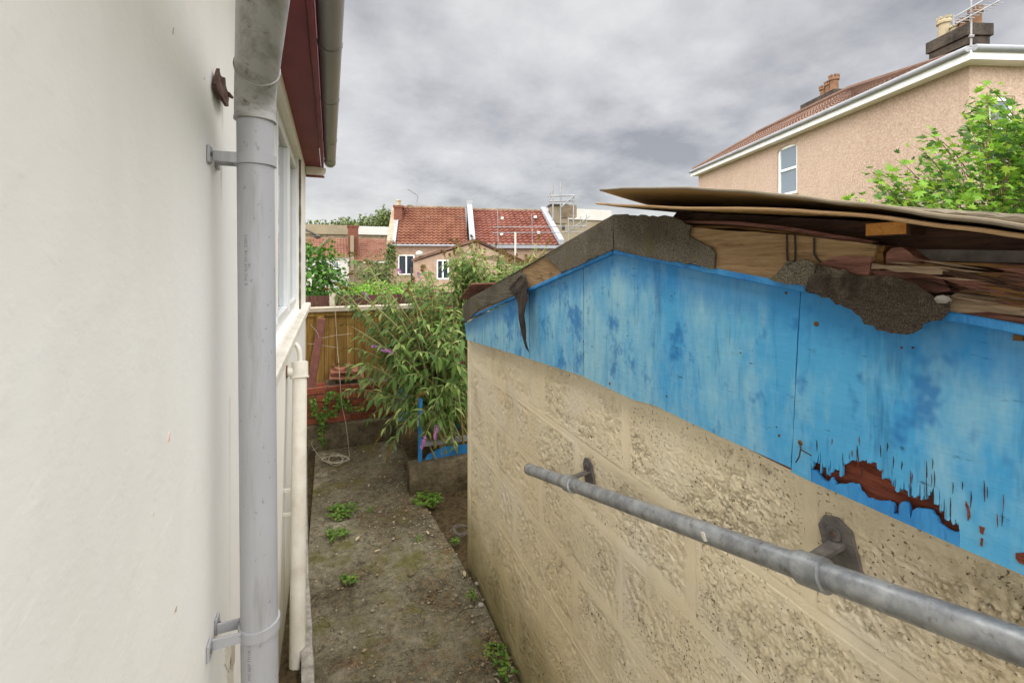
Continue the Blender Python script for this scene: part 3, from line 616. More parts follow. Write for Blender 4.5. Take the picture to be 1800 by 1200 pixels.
# drain lamp at the far corner of the house
fa = thing('corner_arm', 'dark bent arm with grey end piece below a yellow pipe at the house corner', 'lamp', PX(537, 400, HX))
ly = HE + 0.015
MB().tube([PY(534, 362, ly), PY(534, 398, ly)], 0.014, 10).build('yellow_pipe', M['rot_gold'], fa)
MB().tube([PY(534, 398, ly), PY(537, 404, ly), PY(552, 411, ly), PY(558, 413, ly)], 0.009, 8).build('arm', M['iron'], fa)
c = PY(558, 413, ly); MB().lathe(c + Vector((0, 0, -0.02)), [(0.0, -0.02), (0.022, -0.012), (0.036, 0.006), (0.03, 0.016), (0.008, 0.022)], 14).build('end_piece', M['iron'], fa, smooth=True)

# ------------------------------------------------------------------ the shed
SX = 0.80
shed = thing('shed', 'low block-walled shed with peeling blue boarded gable and torn felt roof, on the right', 'shed', (SX, 1.2, 0))
yc = PX(823, 700, SX).y                       # far corner
yn = -0.5                                     # near corner, out of frame
def zline(a, b, Y): t = (Y - a.y) / (b.y - a.y); return a.z + (b.z - a.z) * t
sw = MB(); sw.box((SX + 0.006, yn, -0.05), (SX + 0.1, yc - 0.004, 1.56)); sw.box((SX + 0.1, yc - 0.11, -0.05), (3.2, yc - 0.006, 1.56)); sw.box((SX + 0.1, yn, -0.05), (3.2, yn + 0.1, 1.56)); sw.box((3.1, yn + 0.1, -0.05), (3.2, yc - 0.11, 1.56))
wallb = sw.build('wall', M['mortar'], shed)
# courses and perpends measured from the wall itself
CZs = [-0.05, 0.05, 0.295, 0.54, 0.785, 1.022, 1.248, 1.50]
P0 = PX(952, 700, SX).y; BL = 0.553
block_meshes = []
def sm(a, b, x): t = max(0.0, min(1.0, (x - a) / (b - a))); return t * t * (3 - 2 * t)
def block_mesh(l, h, yc_, zc_):
    """block with an open, pebbly face: the aggregate stands proud of crevices filled here and there with paint"""
    st = 0.003 if yc_ < 1.05 else (0.004 if yc_ < 1.7 else 0.007)
    ny_, nz_ = max(2, int(l / st)), max(2, int(h / st)); V = []; Fc = []
    for i in range(ny_ + 1):
        for j in range(nz_ + 1):
            y = -l / 2 + l * i / ny_; z = -h / 2 + h * j / nz_; w_ = Vector((0, y + yc_, z + zc_))
            ed = min(l / 2 - abs(y), h / 2 - abs(z)); d, _ = mnoise.voronoi(w_ * 100); crev = 1 - sm(0.02, 0.26, d[1] - d[0])
            dn = sm(-0.3, 0.25, mnoise.noise(w_ * 6)) * 0.75 + 0.25; cl_ = mnoise.noise(w_ * 42)
            pit = (1 - sm(0.12, 0.34, d[0])) * sm(0.0, 0.25, cl_)
            g = dn * (0.010 * pit + 0.0065 * crev * sm(-0.35, 0.15, cl_)) + 0.0016 * mnoise.noise(w_ * 130) + 0.0012 * mnoise.noise(w_ * 260)
            k = sm(0.004, 0.03, ed); V.append((-0.025 + g * k + 0.004 * (1 - sm(0, 0.006, ed)), y, z))
    for i in range(ny_):
        for j in range(nz_): a_ = i * (nz_ + 1) + j; Fc.append((a_, a_ + 1, a_ + nz_ + 2, a_ + nz_ + 1))
    b_ = len(V); V += [(0.025, -l/2, -h/2), (0.025, l/2, -h/2), (0.025, l/2, h/2), (0.025, -l/2, h/2)]; Fc.append((b_, b_+1, b_+2, b_+3))
    me = mesh('block', V, Fc, M['block'], True); return me
bcache = {}
mort = MB()
def wob_strip(p, q, w0, seed, horiz):
    n = max(3, int((Vector(q) - Vector(p)).length / 0.02)); G = []
    for i in range(n + 1):
        c = Vector(p).lerp(Vector(q), i / n); s_ = 13.0
        a = w0 * (1 + 0.55 * mnoise.noise(Vector((c.y * s_, c.z * s_, seed))) + 0.3 * mnoise.noise(Vector((c.y * 47, c.z * 47, seed))))
        b = w0 * (1 + 0.55 * mnoise.noise(Vector((c.y * s_, c.z * s_, seed + 9))) + 0.3 * mnoise.noise(Vector((c.y * 47, c.z * 47, seed + 9))))
        X = SX + 0.0004 - 0.0012 * mnoise.noise(Vector((c.y * 8, c.z * 8, seed)))
        d = Vector((0, 0, 1)) if horiz else Vector((0, 1, 0))
        G.append([Vector((SX + 0.004, c.y, c.z)) + d * (a + 0.012), Vector((X, c.y, c.z)) + d * a * 0.6, Vector((X - 0.0004, c.y, c.z)), Vector((X, c.y, c.z)) - d * b * 0.6, Vector((SX + 0.004, c.y, c.z)) - d * (b + 0.012)])
    mort.sheet(G)
for j in range(len(CZs) - 1):
    z0, z1 = CZs[j], CZs[j+1]
    if j == 0: offs = 0
    y = P0 - 6 * BL + (BL * 0.5 if (j % 2 == 1) else 0) + 0.012 * math.sin(j * 5)
    while y < yc:
        a, b = max(y, yn), min(y + BL, yc)
        if b - a > 0.06 and b > 0.05:
            l = round(b - a - 0.012, 3); h = round(z1 - z0 - 0.012, 3)
            inst('block', block_mesh(l, h, (a + b) / 2, (z0 + z1) / 2), wallb, Matrix.Translation((SX + 0.025 + rnd.uniform(-0.0015, 0.0015), (a + b) / 2, (z0 + z1) / 2)))
            if b < yc - 0.05: wob_strip((0, b, z0 + 0.01), (0, b, min(z1, 1.5) - 0.01), 0.021, j * 3 + b, False)
        y += BL
    if j: wob_strip((0, yn, z0), (0, yc - 0.003, z0), 0.023, j * 7.3, True)
mo = mort.build('mortar', M['mortar'], wallb, smooth=True); 
# corner render strip
MB().box((SX - 0.004, yc - 0.05, -0.05), (SX + 0.02, yc + 0.004, 1.5)).build('corner_render', M['mortar'], wallb, bevel=0.004)

# gable backing, blue boards
XB = 0.775
def pb_(L_, X, ext=False): return [PX(x, y, X) for x, y in L_]
a, b = PX(1080, 443, XB), PX(1800, 578, XB); topr = Vector((XB, yn, zline(a, b, yn)))
c_, d_ = PX(1387, 829, XB), PX(1800, 1011, XB); botr = Vector((XB, yn, zline(c_, d_, yn)))
back = [PX(822, 596, XB + 0.013), PX(820, 570, XB + 0.013), PX(1080, 446, XB + 0.013)] + [topr + Vector((.013, 0, -.004)), botr + Vector((.013, 0, .004))] + [PX(x, y, XB + 0.013) for x, y in ((1387, 824), (1240, 752), (1150, 709), (1026, 659), (931, 628))]
gable = MB().plate(back, (0.012, 0, 0)).build('gable_boarding', M['red_wood'], shed)
def panel(pts, seed, mat='blue', th=0.009, amp=0.0012): return MB().plate(jag(pts, amp, 0.02, seed), (th, 0, 0)).build('blue_panel', M[mat], gable)
panel(pb_([(817, 568), (929, 514), (930.5, 630), (820, 597)], XB), 1)
panel(pb_([(931.5, 513), (1025, 470), (1025, 661), (931.5, 631)], XB), 2)
panel(pb_([(1026.5, 469), (1080, 443), (1406, 511), (1390, 822), (1240, 755), (1150, 712), (1110, 701), (1026.5, 662)], XB), 3)
K6 = lambda L_: [(1370 + x / 2.858, 600 + y / 2.858) for x, y in L_]
bot_at = lambda x: 829 + (x - 1387) * (1011 - 829) / (1800 - 1387)
ragged = K6([(905, 950), (930, 905), (945, 890), (940, 830), (925, 790), (915, 860), (905, 905), (880, 915), (855, 870), (850, 830), (845, 890), (815, 890), (805, 880), (803, 800), (795, 715), (785, 745), (770, 748), (760, 735), (742, 782), (700, 786), (696, 760), (692, 665), (680, 700), (672, 745), (650, 753), (612, 735), (608, 700), (600, 665), (585, 680), (575, 716), (555, 712), (540, 705), (538, 655), (520, 635), (480, 612), (462, 600), (440, 599), (410, 595), (385, 596), (360, 597), (345, 608), (345, 648), (318, 655), (300, 652), (285, 688), (275, 676), (238, 666), (228, 630), (213, 602), (211, 530), (203, 600), (190, 630), (165, 622), (158, 600)])
def fray(P_, seed, amp):
    q = random.Random(seed); out = []
    for (x0, y0), (x1, y1) in zip(P_, P_[1:]):
        out.append((x0, y0)); n_ = max(1, int(math.hypot(x1 - x0, y1 - y0) / 4.5))
        for i in range(1, n_): t = i / n_; out.append((x0 + (x1 - x0) * t + q.uniform(-amp, amp) * .6, y0 + (y1 - y0) * t + q.uniform(-amp, amp)))
    return out + [P_[-1]]
base_ = [(158, 612), (235, 668), (290, 672), (345, 612), (400, 596), (470, 606), (540, 690), (620, 735), (700, 772), (760, 760), (803, 850), (860, 925), (905, 950)]
def base_y(x):
    for (x0, y0), (x1, y1) in zip(base_, base_[1:]):
        if x0 <= x <= x1: return y0 + (y1 - y0) * (x - x0) / (x1 - x0)
qr = random.Random(14); rl = []; x = 160.0
while x < 898:
    w_ = min(qr.choice((9, 14, 18, 24, 34)) * qr.uniform(.8, 1.2), 903 - x); smooth_ = 350 < x < 530
    hang = qr.uniform(-8, 6) if smooth_ else qr.uniform(-30, 34); y = base_y(x + w_ / 2) + hang; n_ = max(2, int(w_ / 5)); sk = qr.uniform(-4, 4)
    for i in range(n_ + 1):
        t = i / n_; rl.append((x + 1 + (w_ - 3) * t + (0 if smooth_ else sk), y + qr.uniform(-5, 5) - (0 if smooth_ else 10 * (2 * t - 1) ** 2)))
    if not smooth_ and x + w_ < 890:
        sl_ = qr.uniform(14, 85); rl += [(x + w_ - 1.5 + qr.uniform(-2, 1), y - sl_ * .5), (x + w_ + qr.uniform(-1, 2), y - sl_), (x + w_ + 1.5 + qr.uniform(-1, 2), y - sl_ * .45)]
    x += w_
ragged = K6([(905, 950)] + rl[::-1] + [(158, 600)]); xl = K6([(158, 600)])[0][0]; xr = K6([(905, 950)])[0][0]
outl = pb_([(1408, 512)], XB) + [topr, botr] + pb_([(1800, 1011), (xr, bot_at(xr))] + ragged + [(xl, bot_at(xl)), (1391, 829)], XB)
p4 = MB().plate(outl, (0.005, 0, 0)).build('blue_panel', M['blue'], gable, label='blue board with its lower edge peeled away over red wood')
low = K6([(160, 640), (185, 645), (200, 672), (215, 690), (245, 702), (262, 678), (280, 716), (320, 715), (345, 708), (388, 712), (400, 748), (430, 780), (480, 795), (540, 797), (565, 806), (575, 825), (573, 860), (600, 872), (603, 815), (612, 803), (640, 805), (652, 840), (657, 890), (668, 845), (690, 832), (730, 838), (765, 848), (790, 880), (800, 912), (840, 940), (880, 955), (903, 953)])
low = fray(low, 5, 1.6); outl = pb_([(x, y + 1.2) for x, y in low] + [(xr - 0.6, bot_at(xr)), (xl + 0.6, bot_at(xl))], XB)
MB().plate(outl, (0.007, 0, 0)).build('paint_strip', M['blue2'], gable)
# curled flakes hanging from the torn edge
def flake(L_, seed, out=0.014, mat='blue'):
    pts = pb_(K6(L_), XB - 0.0015); zt = max(p.z for p in pts); zb = min(p.z for p in pts)
    rag(jag(pts, 0.0008, 0.006, seed), 0.0009, seed, 0.0012, lambda v: 0.35 * out * max(0, (zt - v.z) / (zt - zb)) ** 2 - 0.0045 * max(0, 1 - (zt - v.z) / (zt - zb) / 0.45), cuts=2).build('paint_flake', M[mat], p4, smooth=True)
pass  # flake([(160, 620), (165, 590), (190, 520), (208, 512), (206, 590), (186, 632)], 1)
qk = random.Random(8)
for k in range(34):
    x = qk.uniform(170, 1150); y = qk.uniform(470, 640) + max(0, x - 500) * .42; l = qk.uniform(25, 110); wd = qk.uniform(1.5, 5)
    MB().plate(pb_(K6([(x, y), (x + wd, y + l * .4), (x + qk.uniform(-3, 3), y + l), (x - wd * .4, y + l * .5)]), XB - 0.0008), (0.001, 0, 0)).build('paint_crack', M['dark_gap' if k % 3 else 'red_wood'], p4)
for L_ in ([(1186, 1062), (1232, 1060), (1236, 1122), (1205, 1112), (1186, 1088)], [(1003, 925), (1030, 935), (1022, 970), (1008, 960)], [(1012, 985), (1022, 990), (1018, 1030), (1008, 1022)], [(935, 800), (950, 830), (958, 880), (945, 900)]):
    MB().plate(jag(pb_(K6(L_), XB - 0.0012), 0.001, 0.006, 4), (0.002, 0, 0)).build('bare_wood_patch', M['red_wood'], p4)
# rusty fixings and knots on the boards
for x, y, s_ in [(1435, 569, 9), (1382, 515, 5), (1072, 674, 5), (1103, 590, 2.5), (1033, 551, 2.5), (1041, 609, 2.5), (1172, 696, 4), (1407, 778, 9), (1026, 600, 2), (1302, 620, 3), (1365, 750, 2.5), (1180, 520, 2), (1585, 611, 4), (1605, 611, 4), (990, 498, 2.2), (948, 540, 2), (1213, 632, 2), (1370, 765, 5)]:
    c = PX(x, y, XB); rr = s_ * 0.5 * (c.x * SN + c.y * CS) / F
    MB().lathe((0, 0, 0), [(0.0001, 0.0022), (rr * 0.5, 0.002), (rr, 0.0008), (rr * 1.05, -0.003)], 10).build('nail_head', M['rust'] if s_ < 8 else M['rot_gold'], p4 if x > 1400 else gable).data.transform(Matrix.Translation(c) @ Matrix.Rotation(R(-90), 4, 'Y'))
c = PX(1409, 790, XB - 0.002)
MB().tube([PX(1405, 776, XB - .006), PX(1408, 790, XB - .01), PX(1426, 800, XB - .012)], 0.0012, 6).build('bent_wire', M['wire'], p4); MB().tube([PX(1408, 785, XB - .004), PX(1405, 802, XB - .012), PX(1399, 812, XB - .01)], 0.0012, 6).build('bent_wire', M['wire'], p4)
# blue trim under the verge
XT = 0.760
for (x0, y0), (x1, y1) in (((817, 562), (1079, 442)), ((1081, 442), (1420, 508)), ((1652, 552), (1800, 579))):
    p, q = PX(x0, y0, XT + 0.006), PX(x1, y1, XT + 0.006)
    if x1 == 1800: q = q + (q - p) * 1.5
    MB().bar(p, q, 0.014, 0.013).build('verge_trim', M['blue2'], shed, bevel=0.002)

# verge board, roof deck
XV = 0.762
lt, rt = PX(824, 528, XV), PX(1076, 384, XV); re_ = PX(1800, 486, XV); rend = Vector((XV, yn - 0.06, zline(rt, re_, yn - 0.06)))
lb, rb = PX(819, 562, XV), PX(1077, 436, XV); reb = PX(1800, 572, XV); rbe = Vector((XV, yn - 0.06, zline(rb, reb, yn - 0.06)))
MB().plate(jag([lt, rt + Vector((0, 0.002, 0)), rb + Vector((0, 0.002, 0)), lb], 0.001, 0.05), (0.02, 0, 0)).build('verge_board', M['verge_wood'], shed)
wl = lambda L_: pb_(L_, XV)
MB().plate(jag(wl([(1078, 384), (1215, 400), (1380, 412), (1541, 431), (1527, 486), (1500, 520), (1420, 506), (1340, 490), (1254, 474), (1078, 438)]), 0.0012, 0.03, 5), (0.02, 0, 0)).build('verge_board', M['verge_wood'], shed)
ridge_z = rt.z; ry = rt.y
deckL = MB().plate([(0.785, ry, ridge_z - 0.004), (0.785, lt.y + 0.05, lt.z - 0.012), (0.785, lt.y + 0.05, lt.z - 0.032), (0.785, ry, ridge_z - 0.03)], (2.5, 0, 0)); deckL.build('roof_deck', M['felt'], shed)
MB().plate([(0.785, ry - 0.002, ridge_z - 0.004), (0.785, yn - 0.05, rend.z - 0.014), (0.785, yn - 0.05, rend.z - 0.034), (0.785, ry - 0.002, ridge_z - 0.03)], (2.5, 0, 0)).build('roof_deck', M['dark_wood'], shed)
# felt pieces
def felt(L_, X, seed, mat='felt', amp=0.003, th=0.005, bulge=None, jg=0.003):
    o = rag(jag(pb_(L_, X), jg * (1.3 if mat != 'felt' else 1), 0.008 if mat != 'felt' else 0.014, seed), th, seed, amp, bulge, cuts=3 if mat != 'felt' else 1).build('felt_piece', M[mat], shed, smooth=False); return o
XF = 0.754
felt([(817, 567), (813, 538), (824, 525), (914, 477), (922, 484), (920, 511), (905, 518), (843, 542)], XF, 1)
felt([(985, 480), (978, 462), (958, 452), (1077, 378), (1078, 438)], XF, 2)
felt([(1078, 377), (1175, 380), (1214, 396), (1210, 414), (1230, 426), (1248, 434), (1256, 446), (1254, 473), (1141, 451), (1079, 438)], XF, 3)
felt([(1352, 491), (1383, 457), (1397, 461), (1412, 455), (1432, 463), (1420, 504), (1370, 496)], XF - 0.004, 4, amp=0.005, th=0.003)
felt([(1415, 510), (1436, 463), (1524, 486), (1581, 490), (1633, 514), (1668, 530), (1666, 552), (1627, 570), (1612, 585), (1576, 585), (1540, 572), (1511, 552), (1488, 540), (1447, 523)], XF - 0.006, 5, mat='felt_sag', amp=0.005, th=0.003, bulge=lambda v: 0.002 * math.sin(v.y * 95 + v.z * 40) + 0.014 * max(0, min(1, (1.855 - v.z) / 0.1)) ** 1.5)
ft = PX(917, 486, XF).z; fb = PX(929, 620, XF).z
flap = rag(jag(pb_([(917, 484), (905, 496), (903, 509), (910, 518), (918, 530), (924, 553), (928, 590), (929, 619), (932, 600), (931, 563), (933, 517), (931, 502), (924, 492)], XF - 0.003), 0.002, 0.02, 3), 0.003, 8, 0.012, lambda v: 0.03 * math.sin(math.pi * max(0, min(1, (ft - v.z) / (ft - fb)))) , cuts=2).build('hanging_felt', M['felt_dark'], shed, smooth=True)
# torn felt over the roof surface along the verge
G = [[(XF + 0.002 + 0.08 * k, ry + (lt.y - ry) * t / 12, ridge_z + (lt.z - ridge_z) * t / 12 + 0.006 + 0.006 * mnoise.noise(Vector((k * 3, t * 1.3, 4)))) for t in range(13)] for k in range(20)]
MB().slab(G, (0, 0, -0.004)).build('roof_felt', M['felt'], shed)
# rotten timber at the right of the verge
K4 = lambda L_: [(1400 + x / 3.87, 310 + y / 3.87) for x, y in L_]
def rot(L_, X, mat, seed, th=0.03, ext=None):
    pts = pb_(K4(L_), X)
    MB().plate(jag(pts, 0.002, 0.012, seed), (th, 0, 0)).build('rotten_timber', M[mat], shed)
rot([(175, 585), (240, 555), (345, 540), (512, 548), (488, 684), (172, 596)], XV - 0.004, 'rot_wood', 1, 0.01)
rot([(545, 480), (606, 470), (566, 692), (496, 682)], XV + 0.006, 'rot_gold', 2)
rot([(612, 520), (650, 486), (722, 482), (755, 505), (795, 542), (832, 560), (855, 602), (606, 604)], XV + 0.004, 'rot_wood', 3)
rot([(512, 590), (700, 606), (995, 632), (990, 668), (760, 650), (508, 630)], XV - 0.006, 'rot_pale', 4)
rot([(505, 640), (760, 655), (985, 690), (1052, 780), (950, 792), (780, 740), (560, 694)], XV + 0.002, 'rot_wood', 5)
rot([(990, 640), (1150, 652), (1400, 656), (1420, 640), (1700, 660), (1700, 715), (1400, 690), (1100, 696)], XV - 0.004, 'rot_gold', 6)
rot([(1000, 690), (1300, 692), (1700, 712), (1700, 800), (1420, 770), (1200, 760), (1095, 800), (1050, 790)], XV + 0.012, 'rot_wood', 7)
rot([(1130, 775), (1300, 772), (1548, 782), (1750, 800), (1750, 1000), (1548, 952), (1300, 922), (1020, 940), (1035, 860), (1060, 805)], XV, 'rot_pale', 8)
rot([(1180, 735), (1390, 730), (1400, 765), (1160, 778)], XV - 0.004, 'rot_wood', 13)
rot([(1420, 700), (1740, 712), (1740, 775), (1418, 765)], XV - 0.003, 'rot_gold', 14)
rot([(1030, 880), (1310, 926), (1548, 962), (1750, 1005), (1750, 1110), (1548, 1045), (1400, 1005), (1030, 950)], XV + 0.003, 'rot_wood', 9)
rot([(1480, 1060), (1540, 1070), (1540, 1120), (1470, 1115)], XB - 0.003, 'rot_gold', 12, 0.004)
rs_ = random.Random(12)
for k in range(70):
    x = rs_.uniform(1555, 1830); y = rs_.uniform(452 + (x - 1555) * .05, 500 + (x - 1555) * .2); l = rs_.uniform(.03, .11); h_ = rs_.uniform(.0006, .002)
    if x < 1660 and y > 490 + (x - 1580) * .4: continue
    p = PX(x, y, XV - rs_.uniform(.0, .01)); sl_ = rs_.uniform(.05, .3)
    pts = [p, p + Vector((0, -l * .5, -l * sl_ * .4 + h_)), p + Vector((0, -l, -l * sl_)), p + Vector((0, -l * .55, -l * sl_ * .6 - h_))]
    MB().plate(pts, (rs_.uniform(.004, .012), 0, 0)).build('splinter', M[rs_.choice(('rot_wood', 'rot_wood', 'rot_pale', 'rot_gold', 'dark_wood'))], shed)
rend2 = Vector((XV + .004, yn - .06, rend.z)); p = PX(1835, 490, XV + .004)
MB().plate([p, rend2, rend2 + Vector((0, 0, -0.085)), p + Vector((0, 0, -0.085))], (0.02, 0, 0)).build('verge_board', M['rot_pale'], shed)
c = PX(1657, 526, XV - .012); MB().lathe(c, [(0.0001, .006), (.006, .004), (.009, 0), (.006, -.005), (.0001, -.006)], 10).build('pebble', M['kerb'], shed, smooth=True)
# dark beam and added shade backing between the loose sheets and the verge
bm_ = MB()
bm_.plate(pb_([(1190, 372), (1540, 390), (1840, 424), (1840, 480), (1560, 436), (1380, 412), (1215, 398), (1180, 385)], 0.80), (0.05, 0, 0)); bm_.build('roof_beam', M['dark_wood'], shed)
MB().plate(pb_([(1430, 410), (1560, 430), (1860, 480), (1860, 590), (1660, 548), (1520, 510), (1430, 500)], 0.797), (0.02, 0, 0)).build('shade_backing', M['dark_wood'], shed)  # dark sheet added behind the rot; its colour stands for the shadowed void
for k, (L_, mt) in enumerate([([(1200, 388), (1290, 389), (1380, 398), (1470, 413), (1540, 424), (1530, 428), (1460, 419), (1380, 405), (1290, 395), (1200, 392)], 'rot_wood'), ([(1215, 396), (1300, 398), (1400, 408), (1480, 419), (1478, 422), (1400, 413), (1300, 402), (1215, 400)], 'rot_gold')]):
    MB().plate(pb_(L_, 0.772 + 0.004 * k), (0.02, 0, 0)).build('torn_ply_layer', M[mt], shed)
MB().plate(pb_([(1600, 438), (1840, 441), (1840, 463), (1625, 458), (1606, 450)], 0.792), (0.006, 0, 0)).build('metal_strip', M['iron'], shed)
MB().plate(pb_([(1620, 458), (1840, 470), (1840, 484), (1640, 472)], 0.790), (0.006, 0, 0)).build('torn_ply_layer', M['dark_wood'], shed)
# wire hooks
for L_ in ([(1383, 412), (1383, 440), (1384, 458)], [(1397, 413), (1398, 440), (1397, 460)], [(1431, 418), (1431, 446), (1436, 455), (1443, 461)]):
    MB().tube([PX(x, y, XV - 0.003) for x, y in L_], 0.0017, 6).build('wire_hook', M['wire'], shed)
# wood patch fixings on left verge
for x, y in ((951, 485), (967, 480), (1195, 437), (1161, 438)):
    MB().tube([PX(x, y, XF - .002), PX(x, y, XF + .012)], 0.003, 8).build('nail_head', M['iron'], shed)

# ------------------------------------------------------------------ loose sheets and timbers on the shed roof
def sheet_board(name, label, edge, X0, depth, curl, slope, mat, emat, seed, th=0.009, skew=0.0):
    e = [PX(x, y, X0) for x, y in edge]; last = e[-1] + (e[-1] - e[-2]) * 0.55; e.append(last)
    def at(t):
        k = t * (len(e) - 1); i = min(int(k), len(e) - 2); return e[i].lerp(e[i+1], k - i)
    G = []
    for i in range(31):
        p = at(i / 30); row = []
        for j in range(13):
            s_ = j / 12
            row.append(p + Vector((depth * s_, -skew * s_, -curl * math.sin(min(1, s_ * 2.2) * math.pi / 2) * (1 - i / 34) - slope * s_ + 0.003 * mnoise.noise(Vector((i * .3, j * .4, seed))))))
        G.append(row)
    o = MB().slab(G, (0, 0, th)).build(name, mat, None, smooth=True); tag(o, label, 'plywood')
    o.data.materials.append(M['ply_grey'])
    for p_ in o.data.polygons:
        if p_.normal.z > 0.3: p_.material_index = 1
    return o, [r[0] for r in G], th
o, ed, th = sheet_board('plywood_sheet', 'upper bowed plywood sheet lying loose on top of the shed roof', [(1056, 336), (1100, 333.5), (1200, 333), (1300, 339), (1400, 349), (1480, 360), (1600, 375), (1700, 389), (1800, 404)], 0.70, 0.75, 0.05, 0.02, M['ply'], M['ply_grey'], 1, th=0.006, skew=0.1)
MB().tube([p + Vector((-.001, 0, th * 0.5)) for p in ed], th * 0.55, 8).build('frayed_edge', M['ply_grey'], o)
o, ed, th = sheet_board('plywood_sheet', 'lower plywood sheet with pale edge, under the bowed sheet on the shed roof', [(1049, 359), (1080, 362), (1200, 367), (1400, 373), (1500, 380), (1650, 398), (1800, 418)], 0.705, 0.8, 0.012, 0.0, M['ply'], M['ply_edge'], 2, th=0.005)
MB().tube([p + Vector((-.001, 0, th * 0.5)) for p in ed], th * 0.6, 8).build('frayed_edge', M['ply_edge'], o)
def beam(name, label, p, q, w_, h_, mat, seed=0, cat='timber', bev=0.004):
    p, q = Vector(p), Vector(q); n = 24; G = []; d = (q - p).normalized(); r_ = d.cross(Vector((0, 0, 1))).normalized(); u = r_.cross(d)
    mb = MB(); pts = [(-w_/2, -h_/2), (w_/2, -h_/2), (w_/2, h_/2), (-w_/2, h_/2)]
    V = []
    for i in range(n + 1):
        c = p.lerp(q, i / n)
        for k, (a, b) in enumerate(pts): V.append(c + r_ * (a + 0.003 * mnoise.noise(Vector((i * .8, k * 3, seed)))) + u * (b + 0.003 * mnoise.noise(Vector((i * .8, k * 5, seed + 4)))))
    mb.add(V, [(i*4+k, i*4+(k+1) % 4, i*4+4+(k+1) % 4, i*4+4+k) for i in range(n) for k in range(4)] + [(3, 2, 1, 0), tuple(n*4+k for k in range(4))])
    return tag(mb.build(name, mat, None, bevel=bev), label, cat)
pa, pq = PX(1536, 371, 0.92), PX(1800, 391, 0.92); pq = pq + (pq - pa) * 0.6
beam('timber_plank', 'weathered grey timber lying on top of the plywood sheets by the leafy tree', pa + Vector((.03, 0, -.004)), pq + Vector((.03, 0, -.004)), 0.06, 0.03, M['grey_wood'], 2)
p = PX(1556, 402, 0.76)
bt = thing('sawn_batten', 'short batten with a fresh orange sawn end under the plywood sheets', 'timber', p)
MB().box((p.x, p.y - 0.03, p.z - 0.011), (p.x + 0.6, p.y + 0.028, p.z + 0.011)).build('batten', M['dark_wood'], bt, bevel=0.002)
MB().box((p.x - 0.002, p.y - 0.027, p.z - 0.009), (p.x - 0.0005, p.y + 0.025, p.z + 0.009)).build('sawn_end', M['orange_wood'], bt)
# small board sticking out at the far eave
c1 = [PX(806, 527, 0.72), PX(826, 499, 0.74), PX(862, 500, 0.80), PX(846, 512, 0.86)]
e0 = PX(808, 526, .74); e1 = PX(828, 500, .74)
tag(MB().plate([e0, e1, e1 + Vector((.4, 0.05, .0)), e0 + Vector((.4, .05, 0.0))], (0.0, 0.0, 0.008)).build('loose_board', M['rot_wood']), 'short brown board sticking out from under the felt at the low eave', 'board')

# ------------------------------------------------------------------ handrail
XR = 0.725
r0, r1 = PX(930, 824, XR), PX(1800, 1137, XR); rd = (r1 - r0).normalized(); rend_ = r1 + rd * 0.35
hr = thing('handrail', 'galvanised steel tube handrail fixed along the cream block wall', 'handrail', r0)
RR = 0.0205
MB().tube([r0.lerp(rend_, t / 20) for t in range(21)], RR, 32).build('tube', M['galv'], hr, smooth=True)
MB().tube([r0 - rd * 0.002, r0 - rd * 0.0005, r0 + rd * .004], [RR * .7, RR * 1.02, RR * 1.05], 32).build('end_cap', M['iron'], hr, smooth=True)
def r_at(px): 
    a_, b_ = 0.0, 1.0
    for _ in range(40):
        m_ = (a_ + b_) / 2; p = r0.lerp(r1, m_); r__ = p.x * CS - p.y * SN; D = p.x * SN + p.y * CS
        if 900 + F * r__ / D < px: a_ = m_
        else: b_ = m_
    return r0.lerp(r1, a_)
for px_, pt in ((1003, [(1018, 818), (1034, 816), (1036, 850), (1020, 846)]), (1430, [(1437, 932), (1478, 938), (1508, 1000), (1455, 985)])):
    c = r_at(px_); hw = 0.024
    br = MB().tube([c - rd * hw, c - rd * (hw - .002), c + rd * (hw - .002), c + rd * hw], [RR + 0.0005, RR + 0.005, RR + 0.005, RR + 0.0005], 32).build('bracket', M['galv'], hr, smooth=True)
    up = Vector((0, 0, 1)); up = (up - rd * up.dot(rd)).normalized()
    w0 = Vector((SX - 0.001, c.y, c.z)); 
    pl = MB(); pc = [w0 + rd * a + up * b for a, b in ((-.028, -.01), (.03, -.01), (.03, .05), (.012, .068), (-.012, .068), (-.028, .05))]
    pl.plate(pc, (-0.006, 0, 0)).build('wall_plate', M['iron'], br, bevel=0.0015)
    pl = MB(); pl.plate([c + up * RR * .6 - rd * .012, c + up * RR * .6 + rd * .012, w0 + rd * .014 + up * .022, w0 - rd * .014 + up * .022], up * 0.008).build('neck', M['iron'], br, bevel=0.001)
    sc_ = w0 + Vector((-.007, 0, 0)) + up * 0.042
    MB().tube([sc_, sc_ + Vector((-.003, 0, 0))], 0.012, 18).build('washer', M['iron'], br); MB().tube([sc_ + Vector((-.003, 0, 0)), sc_ + Vector((-.006, 0, 0))], 0.005, 6).build('screw', M['rust'], br)
c = r_at(1250); MB().plate(jag([c + up * a + rd * b + Vector((-RR - .0008, 0, 0)) for a, b in ((.008, -.006), (.008, .004), (-.006, .008), (-.008, 0))], .001, .004, 2), (0.003, 0, 0)).build('paint_splash', M['cream_paint'], hr)

